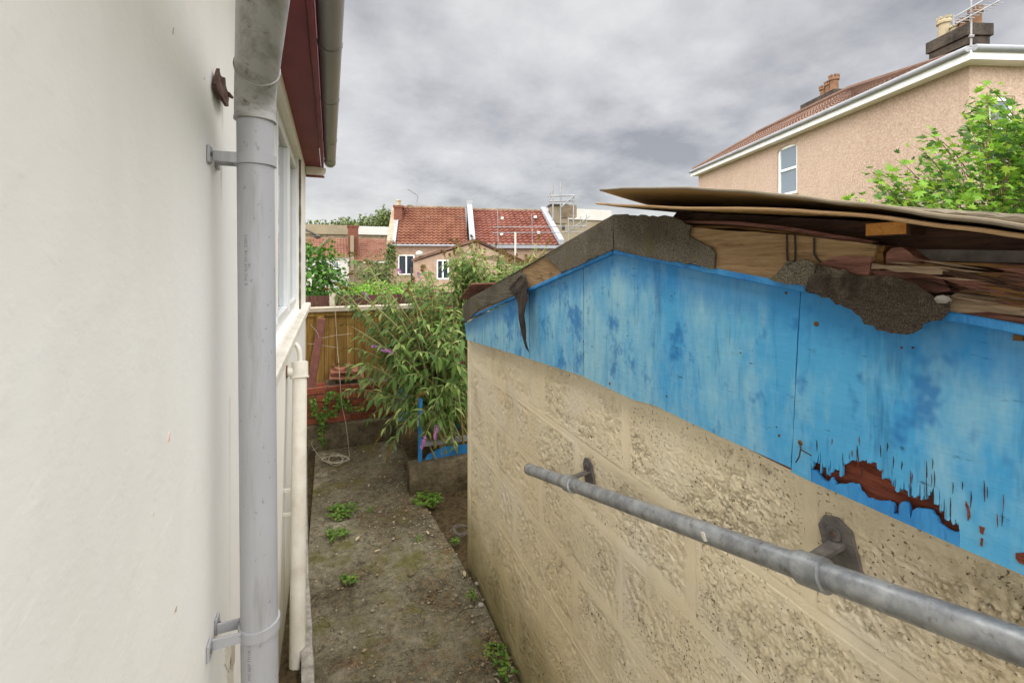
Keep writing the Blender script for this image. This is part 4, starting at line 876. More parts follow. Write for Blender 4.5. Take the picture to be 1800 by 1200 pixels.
# ------------------------------------------------------------------ end of the alley: retaining wall, fence, odds and ends
YB = 4.93
bw = thing('retaining_wall', 'low red brick wall on a concrete base closing the end of the path', 'wall', (0.4, YB, 0))
bz0, bz1 = 0.245, 0.62; bx0, bx1 = HX - 0.02, 1.5
G = [[(x, YB - 0.03 + 0.014 * mnoise.noise(Vector((x * 6, z * 6, 0))) + (0.02 if z == zs_[-1] else 0), z) for x in [bx0 + 0.03 * k for k in range(59)]] for zs_ in [[-0.05, 0.0, 0.06, 0.12, 0.18, 0.225, 0.245]] for z in zs_]
MB().slab(G, (0, 0.3, 0)).build('concrete_base', M['concrete'], bw, smooth=True)
MB().box((bx0, YB + 0.012, bz0 - 0.01), (bx1, YB + 0.22, bz1 - 0.005)).build('mortar_core', M['brick_mortar'], bw)
def brick_mesh(seed):
    bm = bmesh.new(); bmesh.ops.create_cube(bm, size=1, matrix=Matrix.Diagonal((0.215, 0.1, 0.065, 1))); bmesh.ops.bevel(bm, geom=bm.edges[:], offset=0.005, segments=1, affect='EDGES')
    for v in bm.verts: v.co += Vector((mnoise.noise(v.co * 40 + Vector((seed, 0, 0))), mnoise.noise(v.co * 40 + Vector((0, seed, 0))), mnoise.noise(v.co * 40 + Vector((0, 0, seed))))) * 0.003
    me = bpy.data.meshes.new('brick'); bm.to_mesh(me); bm.free(); me.materials.append(M['brick']); return me
BMs = [brick_mesh(k * 7.7) for k in range(3)]
nc = 5
for j in range(nc):
    z = bz0 + 0.0375 + j * 0.075; x = bx0 - (0.11 if j % 2 else 0.0) + 0.1
    while x < bx1:
        if x - 0.1 > bx0 - 0.12: inst('brick', BMs[rnd.randrange(3)], bw, Matrix.Translation((x, YB + 0.05 + rnd.uniform(-.006, .006), z + rnd.uniform(-.003, .003))) @ Matrix.Rotation(rnd.uniform(-.02, .02), 4, 'Z'))
        x += 0.226
o = inst('loose_brick', BMs[1], None, Matrix.Translation(PY(557, 681, YB + 0.1)) @ Matrix.Rotation(0.1, 4, 'Z') @ Matrix.Diagonal((0.75, 1, 1.1, 1)))
tag(o, 'pale loose brick set on top of the low wall next to the house', 'brick')
o = tag(MB().box(PY(572, 690, YB + 0.08), PY(592, 664, YB + 0.2)).build('concrete_lump', M['concrete'], None, bevel=0.01), 'small grey concrete block beside the loose brick on the low wall', 'block')
# fence
YF = 5.22; fz0 = bz1 - 0.08; ft_ = PY(600, 549, YF).z
fn = thing('fence', 'yellowish timber board fence with pale coping behind the low brick wall', 'fence', (0.4, YF, fz0))
xa = PY(533, 600, YF).x; K5 = lambda x: PY(530 + x / 3.43, 600, YF).x
eds = [-60, 35, 88, 138, 165, 206, 272, 320, 382, 440, 500, 555, 610, 665, 720, 780, 840, 900, 960]
for i, (a, b) in enumerate(zip(eds, eds[1:])):
    x0, x1 = K5(a) + 0.003, K5(b) - 0.003; y_ = YF + (0.0 if i % 2 else 0.008) + rnd.uniform(-.002, .002); zt = ft_ + rnd.uniform(-.004, .004)
    MB().plate([(x0, y_, fz0), (x1, y_ + 0.012, fz0), (x1, y_ + 0.012, zt), (x0, y_, zt)], (0, 0.014, 0)).build('board', M['fence'], fn)
MB().box((K5(92), YF - 0.075, fz0 - 0.1), (K5(136), YF - 0.008, ft_ - 0.02)).build('post', M['fence'], fn, bevel=0.004)
MB().box((K5(-60), YF - 0.035, ft_ - 0.03), (K5(960), YF - 0.004, ft_ + 0.012)).build('rail', M['fence'], fn, bevel=0.003)
cz_ = PY(600, 547, YF - 0.06).z; MB().box((K5(-60), YF - 0.075, cz_), (K5(700), YF + 0.06, cz_ + 0.045)).build('coping', M['coping'], fn, bevel=0.004)
# dark fence further back
YD = 7.2; df = thing('dark_fence', 'dark brown board fence beyond the yellow fence', 'fence', (1, YD, 0)); zt = PY(600, 519, YD).z; x0 = PY(520, 520, YD).x; x1 = PY(980, 520, YD).x; k = 0
while x0 < x1:
    wd = 0.14 + rnd.uniform(-.01, .01); MB().box((x0, YD + (k % 2) * .01, -2), (x0 + wd - .006, YD + .018 + (k % 2) * .01, zt + rnd.uniform(-.008, .008))).build('board', M['fence_dark'], df); x0 += wd; k += 1
MB().box(PY(579, 537, YD - .03), PY(590, 517, YD - 0.1)).build('post', M['coping'], df)
# leaning iron post
p = PY(545, 690, YB + 0.05); q = PY(566, 560, YB + 0.2)
tag(MB().bar(p, q, 0.075, 0.045, (0, 1, 0)).build('leaning_post', M['maroon'], None, bevel=0.006), 'maroon post leaning against the yellow fence next to the house', 'post')
# stacked clay tiles on the wall
for k, (y0, lab) in enumerate(((668, 'lower flat clay tile in the stack on the low wall'), (657, 'upper flat clay tile in the stack on the low wall'))):
    a = PY(579 + k * 2, y0, YB + 0.03); b = PY(640 - k * 4, y0 - 2, YB + 0.03)
    tag(MB().plate([a, b, b + Vector((0, .16, 0.01)), a + Vector((0, .16, 0.01))], (0, 0, 0.022)).build('clay_tile', M['clay'], None, bevel=0.004), lab, 'tile', 'clay tiles stacked on the low wall')
c = PY(600, 645, YB + 0.1); G = [[c + Vector((0.085 * math.cos(R(200 + 140 * i / 12)), 0.03 * j - 0.06, 0.085 * math.sin(R(200 + 140 * i / 12)) + 0.06)) for j in range(5)] for i in range(13)]
tag(MB().slab(G, (0, 0, 0.012)).build('curved_tile', M['clay'], None, smooth=True), 'curved clay ridge tile lying hollow side up on the tile stack', 'tile')
# concrete ledge and blue gate behind the shed corner
l0 = PZ(720, 872, 0.0); ly_ = l0.y; lz = PY(720, 822, ly_).z
G = [[(x, ly_ + 0.012 * mnoise.noise(Vector((x * 7, z * 9, 1))) + (0.02 if z == lz else 0), z) for x in [l0.x + 0.03 * k for k in range(40)]] for z in (-0.06, 0.0, 0.06, lz - 0.03, lz)]
lg = thing('ledge', 'rough concrete ledge below the blue gate at the shed corner', 'ledge', l0)
MB().slab(G, (0, 0.12, 0)).build('ledge_face', M['concrete'], lg, smooth=True)
G = [[(x, y, lz - 0.01 + 0.012 * mnoise.noise(Vector((x * 7, y * 7, 3)))) for x in [l0.x + 0.02 + 0.05 * k for k in range(24)]] for y in [ly_ + 0.01 + 0.06 * k for k in range(20)]]
MB().sheet(G).build('ledge_top', M['soil'], lg, smooth=True)
YG = ly_ + 0.1
bgte = thing('blue_gate', 'blue painted gate with rounded post half hidden behind the buddleia', 'gate', PY(745, 820, YG))
MB().plate([PY(x, y, YG) for x, y in ((741, 818), (752, 800), (780, 785), (830, 780), (830, 818), (770, 812))], (0, 0.02, 0)).build('lower_board', M['blue2'], bgte)
MB().bar(PY(742, 816, YG + .005), PY(830, 808, YG + .005), 0.05, 0.03).build('rotten_bottom_rail', M['rot_gold'], bgte)
MB().bar(PY(738, 780, YG + .02), PY(830, 768, YG + .02), 0.05, 0.035).build('cap_rail', M['lead'], bgte)
MB().bar(PY(738, 824, YG), PY(739, 700, YG), 0.03, 0.03, (0, 1, 0)).build('stile', M['blue2'], bgte)
for x in (772, 804): MB().bar(PY(x, 775, YG + .2), PY(x, 690, YG + .2), 0.02, 0.02, (0, 1, 0)).build('bar', M['blue2'], bgte)
YP = YB - 0.09
pl_ = [PY(x, y, YP) for x, y in ((700, 760), (700, 690), (703, 676), (712, 669), (724, 672), (733, 684), (737, 700), (730, 700), (722, 700), (722, 760))]
MB().plate(pl_, (0, 0.03, 0)).build('rounded_post', M['blue'], bgte, bevel=0.003)
# cord hanging from fence with its tangle on the ground
cd = thing('tangled_string', 'thin white string hanging from the fence to a tangle on the path', 'string', PZ(600, 795, 0))
def smoothp(P, n=8):
    out = []
    for i in range(len(P) - 1):
        p0_, p1_, p2_, p3_ = P[max(i-1, 0)], P[i], P[i+1], P[min(i+2, len(P)-1)]
        for k in range(n):
            t = k / n; out.append(0.5 * ((2*p1_) + (p2_-p0_)*t + (2*p0_-5*p1_+4*p2_-p3_)*t*t + (3*p1_-p0_-3*p2_+p3_)*t**3))
    return out + [P[-1]]
MB().tube(smoothp([PY(588, 522, YF - .1), PY(590, 560, YF - .1), PY(593, 610, YF - .12), PY(597, 660, YB - .02), PY(601, 710, YB - .06), PY(608, 745, YB - .08), PY(613, 787, YB - .1)], 4), 0.0028, 6).build('hanging_length', M['string'], cd)
P = [PZ(613, 790, .02)]; r = random.Random(5)
for k in range(22):
    a = k * 1.9; P.append(PZ(588 + 26 * math.cos(a) * r.uniform(.4, 1.1) + 3 * r.random(), 806 + 11 * math.sin(a) * r.uniform(.5, 1.1), 0.015 + 0.02 * r.random()))
P += [PZ(560, 800, .06), PZ(548, 780, .09), PZ(556, 772, .11), PZ(562, 782, .05), PZ(548, 792, .03)]
MB().tube(smoothp(P, 7), 0.0018, 5).build('tangle', M['string'], cd)
P = [PZ(838 + 20 * math.cos(k * 1.7) * r.uniform(.5, 1) - 28, 930 + 12 * math.sin(k * 1.7) * r.uniform(.5, 1.1), 0.02 + .02 * r.random()) for k in range(14)]
tag(MB().tube(smoothp(P, 6), 0.003, 5).build('wire_coil', M['iron']), 'grey coil of wire in the gap beside the shed corner', 'wire')
wl_ = thing('wire_strands', 'two thin slack wires strung in front of the yellow fence', 'wire', PY(560, 600, YF - .15))
MB().tube(smoothp([PY(546, 570, YF-.15), PY(558, 585, YF-.15), PY(563, 594, YF-.15), PY(586, 590, YF-.15), PY(620, 586, YF-.15)], 4), 0.002, 5).build('wire', M['string'], wl_)
MB().tube(smoothp([PY(540, 604, YF-.15), PY(556, 605, YF-.15), PY(575, 608, YF-.15), PY(594, 611, YF-.15)], 4), 0.002, 5).build('wire', M['string'], wl_)

# ------------------------------------------------------------------ plants
def rel(p): return p
def shrub(name, label, cat, base, parts, group=None):
    t = thing(name, label, cat, base, group)
    for nm, V, Fc, mt, kd in parts:
        o = ob(nm, V, Fc, mt, t)
        if kd: o['kind'] = kd
    return t
# buddleia: arching branches with drooping pairs of leaves and flower spikes
bud = thing('buddleia', 'big sprawling buddleia with drooping grey-green leaves behind the shed corner', 'shrub', (1.05, 3.9, 0.1))
r = random.Random(21); BR = MB(); frames = []; plumes = []; flows = []
def grow(root, tip, arch, n_leaf_scale=1.0, start=0.3, plume=None, seed=0, dens=0.045):
    rr = random.Random(seed); mid = root.lerp(tip, 0.55) + Vector((rr.uniform(-.08, .08), rr.uniform(-.08, .08), arch)); n = 14
    P_ = bez(root, mid, tip, n); L_ = sum((P_[i+1] - P_[i]).length for i in range(n))
    BR.tube(P_, [0.009 * (1 - 0.75 * i / n) * min(1.4, L_) for i in range(n + 1)], 5, cap=False)
    k = start; side = rr.random() * 3
    while k < 0.99:
        i = min(int(k * n), n - 1); p = P_[i].lerp(P_[i+1], k * n - i); t = (P_[i+1] - P_[i]).normalized(); side += math.pi / 2 + rr.uniform(-.3, .3)
        x = t.orthogonal().normalized(); y = t.cross(x)
        for sg in (1, -1):
            o_ = (x * math.cos(side) + y * math.sin(side)) * sg
            d = (t * 0.45 + o_ * 0.8 + Vector((0, 0, -0.55)) + rv(rr) * 0.25)
            frames.append((p, d, Vector((0, 0, 1)) + o_ * 0.2 + rv(rr) * 0.35, n_leaf_scale * rr.choice((0.7, 1.0, 1.0, 1.3)) * rr.uniform(0.085, 0.15) * (1.1 - 0.45 * k)))
        k += dens / L_
    if plume: (plumes if plume == 'p' else flows).append((P_[-1], (P_[-1] - P_[-2]).normalized(), rr.uniform(.1, .17), seed))
root = Vector((1.0, 3.95, 0.25))
T = [ # (px, py, Y, arch, plume)
 (600, 690, 4.3, .35, 'p'), (618, 612, 4.5, .3, 'p'), (640, 640, 4.2, .4, None), (655, 700, 4.0, .35, 'p'), (690, 665, 3.9, .35, None), (672, 612, 4.2, .35, 'f'), (690, 620, 4.0, .3, 'f'), (650, 560, 4.5, .3, None),
 (648, 524, 4.7, .25, 'f'), (600, 505, 5.0, .2, 'p'), (580, 510, 5.1, .2, 'p'), (690, 540, 4.4, .25, None), (720, 505, 4.6, .2, 'p'), (738, 488, 4.8, .2, 'f'), (705, 480, 4.9, .2, 'f'), (760, 520, 4.2, .25, None),
 (745, 560, 3.9, .3, None), (780, 560, 3.7, .3, None), (800, 540, 3.8, .25, None), (812, 590, 3.5, .3, None), (700, 600, 3.9, .35, None), (735, 620, 3.6, .35, None), (770, 630, 3.5, .35, None), (800, 640, 3.4, .35, None),
 (715, 660, 3.7, .4, None), (745, 690, 3.5, .45, 'p'), (780, 680, 3.45, .4, None), (810, 690, 3.35, .4, None), (760, 720, 3.4, .5, None), (730, 740, 3.5, .5, 'p'), (690, 780, 3.7, .5, 'p'), (705, 720, 3.8, .5, None), (747, 768, 3.4, .55, 'f'), (768, 750, 3.4, .5, 'f'), (800, 730, 3.35, .45, None),
 (800, 790, 3.3, .5, None), (660, 690, 4.1, .4, None), (630, 670, 4.2, .4, None), (680, 580, 4.1, .3, None), (725, 575, 3.9, .3, None), (790, 600, 3.55, .3, None), (765, 585, 3.7, .3, None), (700, 640, 3.8, .35, None), (612, 655, 4.4, .3, None), (650, 735, 4.0, .5, None), (606, 640, 4.5, .3, 'p'), (628, 590, 4.6, .2, None), (672, 760, 3.8, .5, 'p'), (640, 545, 4.7, .2, None), (622, 530, 4.9, .2, None), (680, 500, 4.7, .2, None)]
for k, (x, y, Y, ar, pm) in enumerate(T): grow(root + Vector((r.uniform(-.2, .25), r.uniform(-.25, .25), r.uniform(-.1, .15))), PY(x, y, Y), ar * r.uniform(.7, 1.1), 1.0, 0.34, pm, k + 1)
for k in range(24): grow(root + Vector((r.uniform(-.3, .3), r.uniform(-.1, .4), .2)), PY(r.uniform(660, 835), r.uniform(470, 570), r.uniform(4.0, 4.9)), r.uniform(.1, .3), 1.1, 0.3, 'p' if k % 6 == 0 else None, 500 + k)
for k in range(14): grow(root + Vector((r.uniform(-.3, .3), r.uniform(-.1, .4), .2)), PY(r.uniform(600, 830), r.uniform(450, 600), r.uniform(4.0, 4.9)), r.uniform(.15, .4), .9, 0.3, 'p', 700 + k, 0.13)
for k in range(18): grow(root + Vector((r.uniform(-.2, .3), r.uniform(-.2, .3), 0)), PY(r.uniform(715, 835), r.uniform(520, 720), r.uniform(3.7, 4.6)), r.uniform(.15, .4), 1.0, 0.25, None, 100 + k)
# upper crown, rising behind the low eave of the shed
root2 = Vector((1.5, 4.3, 0.6))
for k in range(125):
    x = r.uniform(790, 975); hi = 430 if x < 850 else 440 + (x - 850) * .12; y = r.uniform(hi, 505); grow(root2 + Vector((r.uniform(-.3, .5), r.uniform(-.3, .4), 0)), PY(x, y, r.uniform(4.2, 5.2)), r.uniform(.05, .2), 1.15, 0.3, 'p' if y < hi + 22 else None, 200 + k)
for k, (x, y) in enumerate(((808, 432), (830, 425), (826, 470), (800, 448), (870, 440), (960, 432), (945, 425), (888, 450), (815, 500))): grow(root2, PY(x, y, 4.4), .12, .9, .4, 'p', 300 + k)
ob('branches', BR.v, BR.f, M['stem'], bud)
D_of = lambda p: p.x * SN + p.y * CS
vis = []
for i, f in enumerate(frames):
    p = f[0]; D = D_of(p); x = 900 + F * (p.x * CS - p.y * SN) / D; vis.append((f[3] / D if x < 815 or p.z > 1.75 else 0, i))
vis.sort(reverse=True); big = {i for _, i in vis[:290]}
lm = mesh('leaf', LANCE[0], LANCE[1], M['leaf_bud_one'], True)
for i in big: inst('leaf', lm, bud, frame_matrix(*frames[i]))
V, Fc = leaf_frames(LANCE, [f for i, f in enumerate(frames) if i not in big]); o = ob('foliage', V, Fc, M['leaf_bud'], bud, True); o['kind'] = 'stuff'
def spike(p, d, L_, seed, nm, mt, droop):
    rr = random.Random(seed); mb = MB(); P_ = bez(p, p + d * L_ * .5 + Vector((0, 0, droop * .3)), p + d * L_ * .85 + Vector((0, 0, -droop)), 8); mb.tube(P_, [0.004] * 9, 5)
    for i in range(90):
        t = rr.random(); k = min(int(t * 8), 7); c = P_[k].lerp(P_[k+1], t * 8 - k); s_ = 0.019 * (1 - .75 * t) * min(1, t * 8 + .4); u = rv(rr)
        a = c + u * s_; b = a + rv(rr) * 0.008; c2 = a + rv(rr) * 0.008; mb.add([a, b, c2, a + u * .007], [(0, 1, 2), (0, 2, 3), (1, 3, 2), (0, 3, 1)])
    o = ob(nm, mb.v, mb.f, mt, bud)
for p, d, L_, s_ in plumes: spike(p, d, L_, s_, 'spent_flower_spike', M['plume'], 0.05)
for p, d, L_, s_ in flows: spike(p, d, L_ * .8, s_, 'flower_spike', M['flower'], 0.02)

# ivy tendrils on the low wall
iv = thing('ivy', 'trailing ivy hanging down the low brick wall near the house', 'ivy', PY(568, 745, YB - .03)); rr = random.Random(3); fr_ = []; mb = MB()
for pl in ([(585, 690), (572, 715), (568, 745), (566, 780)], [(600, 700), (590, 720), (575, 728)], [(610, 715), (598, 700), (585, 690), (575, 700)], [(560, 735), (552, 715), (548, 700)], [(640, 712), (625, 716), (610, 712)]):
    P = smoothp([PY(x, y, YB - .035) for x, y in pl], 10); mb.tube(P, .003, 5)
    for p in P:
        for _ in range(3 if pl[0][0] < 620 else 1): fr_.append((p + Vector((rr.uniform(-.025, .025), rr.uniform(-.02, .01), rr.uniform(-.03, .03))), rv(rr) + Vector((0, -.4, -.5)), Vector((0, -1, .5)) + rv(rr) * .5, rr.uniform(.025, .045)))
ob('stems', mb.v, mb.f, M['stem'], iv); V, Fc = leaf_frames(OVAL, fr_); ob('leaves', V, Fc, M['leaf_weed'], iv, True)
# weeds on the path
def weed(x, y, rad, n, label, tall=.035, size=.03, mat='leaf_weed', z=0.0):
    c = PZ(x, y, z); rr = random.Random(int(x * 3 + y)); t = thing('weed', label, 'weed', c, 'weeds on the path'); fr_ = []; mb = MB()
    for k in range(n):
        a = rr.uniform(0, 6.28); q = rad * math.sqrt(rr.random()); h = tall * rr.uniform(.25, 1); b = c + Vector((q * math.cos(a), q * math.sin(a), 0)); tp = b + Vector((rr.uniform(-.015, .015), rr.uniform(-.015, .015), h)); mb.tube([b, tp], [.0016, .001], 4)
        for m_ in range(3): fr_.append((tp, Vector((math.cos(a + m_ * 2.1), math.sin(a + m_ * 2.1), rr.uniform(-.1, .5))), Vector((0, 0, 1)) + rv(rr) * .3, size * rr.uniform(.6, 1.2)))
    ob('stems', mb.v, mb.f, M['stem'], t); V, Fc = leaf_frames(OVAL, fr_); ob('leaves', V, Fc, M[mat], t, True)
weed(602, 902, .1, 55, 'leafy green weed patch on the path nearest the waste pipe'); weed(592, 945, .07, 34, 'straggling weed below the larger patch on the left of the path', size=.026)
weed(613, 1023, .045, 16, 'small round weed alone in the middle of the bare path', size=.028, tall=.03)
weed(752, 882, .1, 60, 'leafy weed patch at the foot of the concrete ledge', size=.034); weed(800, 955, .03, 14, 'tiny weed at the broken path edge by the shed corner', size=.02)
weed(885, 1180, .05, 13, 'dark weed at the foot of the shed wall in the near corner', size=.026, tall=.04); weed(865, 1150, .05, 16, 'small weed just behind the one at the foot of the shed wall', size=.022, tall=.03); weed(829, 1052, .03, 10, 'sprig of weed beside the shed wall halfway along the path', size=.018, tall=.03)
weed(735, 950, .025, 8, 'thin yellowish weed in the middle of the far path', size=.016, tall=.02); weed(650, 898, .02, 8, 'little weed to the right of the leafy patch by the waste pipe', size=.018, tall=.02)
# fallen leaves, moss, grit
rr = random.Random(9); dl = mesh('fallen_leaf', LANCE[0], LANCE[1], M['dead_leaf'], True)
for x, y, a, lab in ((658, 970, .4, 'largest pale dead leaf in the middle of the path beyond the small round weed'), (625, 950, 1.0, 'pale dead leaf right of the straggling weed on the path'), (753, 939, 1.6, 'pale dead leaf near the broken right edge of the path'), (648, 855, 1.4, 'brownish dead leaf in the dark middle of the path before the ledge'),
    (667, 803, 1.2, 'long pale dead leaf near the end wall of the path'), (700, 812, .3, 'curled dead leaf left of the blue gate on the path'), (760, 872, 2.4, 'pale dead leaf on top of the weed patch by the concrete ledge'), (738, 866, .8, 'pale dead leaf at the left corner of the concrete ledge'),
    (818, 1013, 1.5, 'small white dead leaf against the foot of the shed wall'), (640, 794, 2.0, 'star-like pale leaf scrap right of the tangled string')):
    p = PZ(x, y, .014); inst('fallen_leaf', dl, None, frame_matrix(p, Vector((math.cos(a), math.sin(a), .1)), Vector((rr.uniform(-.3, .3), rr.uniform(-.3, .3), 1)), rr.uniform(.045, .075)), label=lab, cat='leaf', group='dead leaves on the path')
mb = MB()
for k in range(1500):
    y = rr.uniform(1.2, 4.9); x = rr.uniform(-.1, path_right(y)); 
    if rr.random() < .5: x = path_right(y) - abs(rr.gauss(0, .13))
    if x < -.1: continue
    s_ = rr.choice((.003, .004, .005, .005, .007, .011)) * rr.uniform(.7, 1.2); c = Vector((x, y, .006 + 0.012 * mnoise.noise(Vector((x * 3, y * 3, 0))))); V = [c + Vector((v[0] * s_ * rr.uniform(.7, 1.3), v[1] * s_ * rr.uniform(.7, 1.3), v[2] * s_ * .7)) for v in ((1,0,0),(0,1,0),(-1,0,0),(0,-1,0),(0,0,1),(0,0,-1))]
    mb.add(V, [(0,1,4),(1,2,4),(2,3,4),(3,0,4),(1,0,5),(2,1,5),(3,2,5),(0,3,5)])
tag(mb.build('grit', simple('grit', lin(92, 80, 60), lin(176, 164, 140), 40, .95)), 'scattered grit and small stones on the path', 'grit', kind='stuff')
mb = MB()
for k in range(2600):
    y = rr.uniform(1.2, 4.8); x = rr.gauss(.45, .22) if rr.random() < .6 else path_right(y) - abs(rr.gauss(0, .15))
    if not -.1 < x < .8 or mnoise.noise(Vector((x * 3, y * 3, 7))) < -.05: continue
    c = Vector((x, y, .012)); a = rr.uniform(0, 6.28); l = rr.uniform(.012, .035); d = Vector((math.cos(a), math.sin(a), rr.uniform(-.1, .25))) * l; n_ = Vector((-d.y, d.x, 0)).normalized() * .0011
    mb.add([c - n_, c + n_, c + d + n_ * .4, c + d - n_ * .4], [(0, 1, 2, 3)])
tag(ob('straw_litter', mb.v, mb.f, M['straw']), 'dry straw and leaf litter strewn over the path', 'litter', kind='stuff')
for x, y, s_, lab in ((722, 1008, .02, 'pale stone in the middle of the path, farther of two'), (727, 1035, .018, 'dark stone in the middle of the path, nearer of two'), (704, 1072, .016, 'small dark stone left of the middle of the near path'), (845, 1063, .016, 'rounded pale pebble beside the foot of the shed wall'), (838, 1025, .012, 'tiny pebble by the shed wall beyond the rounded one')):
    c = PZ(x, y, .006); bm = bmesh.new(); bmesh.ops.create_icosphere(bm, subdivisions=2, radius=s_)
    for v in bm.verts: v.co *= 1 + .3 * mnoise.noise(v.co * 60 + Vector((x, 0, 0))); v.co.z *= .6
    me = bpy.data.meshes.new('stone'); bm.to_mesh(me); bm.free(); me.materials.append(M['kerb'] if x > 800 else M['concrete']); inst('stone', me, None, Matrix.Translation(c), label=lab, cat='stone', group='stones on the path')

# ------------------------------------------------------------------ greenery beyond the fence
def bush(name, label, c, rad, n, size, mat, seed, group=None, shape=OVAL, cat='bush', shell=.55):
    c = Vector(c); t = thing(name, label, cat, (c.x, c.y, ground_z(c.x, c.y)), group); V, Fc = leafcloud(seed, c, rad, n, size, shape, shell); o = ob('foliage', V, Fc, M[mat], t, True)
    mb = MB(); b = Vector((c.x, c.y, ground_z(c.x, c.y))); rr = random.Random(seed)
    for k in range(6): mb.tube(bez(b, b.lerp(c, .6) + rv(rr) * .1, c + Vector((rr.uniform(-.7, .7) * rad[0], rr.uniform(-.7, .7) * rad[1], rr.uniform(-.2, .7) * rad[2])), 5), [.03 * rad[0], .026 * rad[0], .02 * rad[0], .015 * rad[0], .01 * rad[0], .006 * rad[0]], 5)
    ob('stems', mb.v, mb.f, M['bark'], t); return t
c = PY(525, 500, 10); bush('ivy_bush', 'dense dark green bush against the white house corner beyond the fence', c, (.95, .7, .95), 4200, .1, 'leaf_ivy', 31)
c = PY(655, 520, 11.5); bush('hedge', 'low bright green hedge behind the dark fence', c, (.75, .5, .34), 2200, .07, 'leaf_bright', 32)
c = PY(662, 488, 17); bush('garden_shrub', 'loose green shrub in front of the stone cottage wall', c, (.8, .6, .75), 1300, .11, 'leaf_far', 33, shell=.3)
c = PY(608, 512, 12); bush('brown_shrub', 'small dark shrub left of the bright hedge', c, (.25, .3, .35), 350, .07, 'leaf_far', 34)
c = PY(720, 520, 12); bush('garden_shrub', 'leafy green shrub right of the bright hedge below the pink wall', c, (.7, .5, .35), 1100, .1, 'leaf_ivy', 35, shell=.3)
for k, (x, y, Y, rx, rz, lab) in enumerate(((555, 408, 60, 3.2, 1.6, 'far tree top showing over the flat roof next to the house corner'), (607, 400, 62, 1.9, 1.5, 'small round far tree top left of the brick chimney'), (650, 400, 60, 2.4, 1.9, 'larger pale far tree top right of the brick chimney'), (676, 396, 58, 1.3, 2.3, 'dark pointed far tree top against the pink house chimney'))):
    c = PY(x, y + 6, Y); bush('far_tree', lab, c, (rx, 2, rz), 1500, .42, 'leaf_far', 40 + k, 'far trees above the roofs', cat='tree')
c = PY(940, 396, 70)
c = PY(1012, 418, 55); bush('far_tree', 'dull green far tree below the scaffold at the shed roofline', c, (1.6, 2, 1.3), 700, .4, 'leaf_far', 48, 'far trees above the roofs', cat='tree')
# young maple on the right, between the shed and the pebbledashed house
mp = thing('maple_tree', 'bright green young tree with lobed leaves above the shed on the right', 'tree', PD(1790, 700, 5.6)); rr = random.Random(77); fr_ = []; mb = MB()
base = PD(1775, 800, 5.8); trunk = bez(base, PD(1760, 500, 5.8), PD(1735, 175, 5.5), 12); mb.tube(trunk, [.045 - .0033 * i for i in range(13)], 7)
def maple_branch(a, b, seed, n):
    q = random.Random(seed); P_ = bez(a, a.lerp(b, .5) + Vector((0, 0, .12)), b, 8); mb.tube(P_, [.007 - .0007 * i for i in range(9)], 4, cap=False)
    for i in range(n):
        t = .12 + .88 * (i + q.random()) / n; k = min(int(t * 8), 7); p = P_[k].lerp(P_[k+1], t * 8 - k) + rv(q) * (.05 + .13 * (1 - t) + .03)
        fr_.append((p, rv(q) + Vector((0, 0, -.35)) + (P_[-1] - P_[0]).normalized() * .8, Vector((0, 0, 1)) + rv(q) * .55 + Vector((0, -.35, 0)), q.choice((.7, 1, 1, 1.25)) * q.uniform(.06, .1)))
def crown_top(x): 
    pts = [(1485, 352), (1520, 345), (1528, 300), (1570, 275), (1600, 252), (1640, 235), (1690, 228), (1700, 185), (1722, 140), (1745, 150), (1770, 195), (1800, 180), (1850, 150), (1950, 170), (2050, 260), (2150, 380)]
    for (a, b), (c, d) in zip(pts, pts[1:]):
        if a <= x <= c: return b + (d - b) * (x - a) / (c - a)
    return 400
cnt = 0
while cnt < 290:
    x = rr.uniform(1490, 2120); y = rr.uniform(130, 440); ct = crown_top(x)
    if y < ct + 8: continue
    D = rr.uniform(4.9, 6.9); b = PD(x, y, D); hz = min(1, max(0.1, (y - 150) / 330)); a = trunk[max(1, min(11, int(12 * (1 - hz)) - 1))]
    if (b - a).length > 2.2: a = a.lerp(b, .45)
    maple_branch(a.lerp(b, .45), b, cnt, 44); cnt += 1
for k, (x, y) in enumerate(((1488, 352), (1500, 350), (1528, 305), (1535, 318), (1572, 280), (1604, 256), (1625, 232), (1640, 240), (1690, 237), (1705, 190), (1722, 145), (1735, 175), (1745, 215), (1700, 262), (1660, 275), (1600, 290), (1560, 310), (1780, 200))): maple_branch(PD(x + 60, y + 60, 5.6), PD(x, y, 5.3), 900 + k, 20)
ob('trunk', mb.v, mb.f, M['bark'], mp, True)
scored = sorted(((f[3] / D_of(f[0]) * (1 if 900 + F * (f[0].x * CS - f[0].y * SN) / D_of(f[0]) < 1800 else 0), i) for i, f in enumerate(fr_)), reverse=True); big = {i for _, i in scored[:280]}
m = leafmat('maple_leaf_single', lin(88, 132, 38), lin(150, 192, 66), tr=.45); lm = mesh('leaf', LOBED[0], LOBED[1], m)
for i in big: inst('leaf', lm, mp, frame_matrix(*fr_[i]))
V, Fc = leaf_frames(LOBED, [f for i, f in enumerate(fr_) if i not in big]); o = ob('foliage', V, Fc, M['leaf_maple'], mp); o['kind'] = 'stuff'

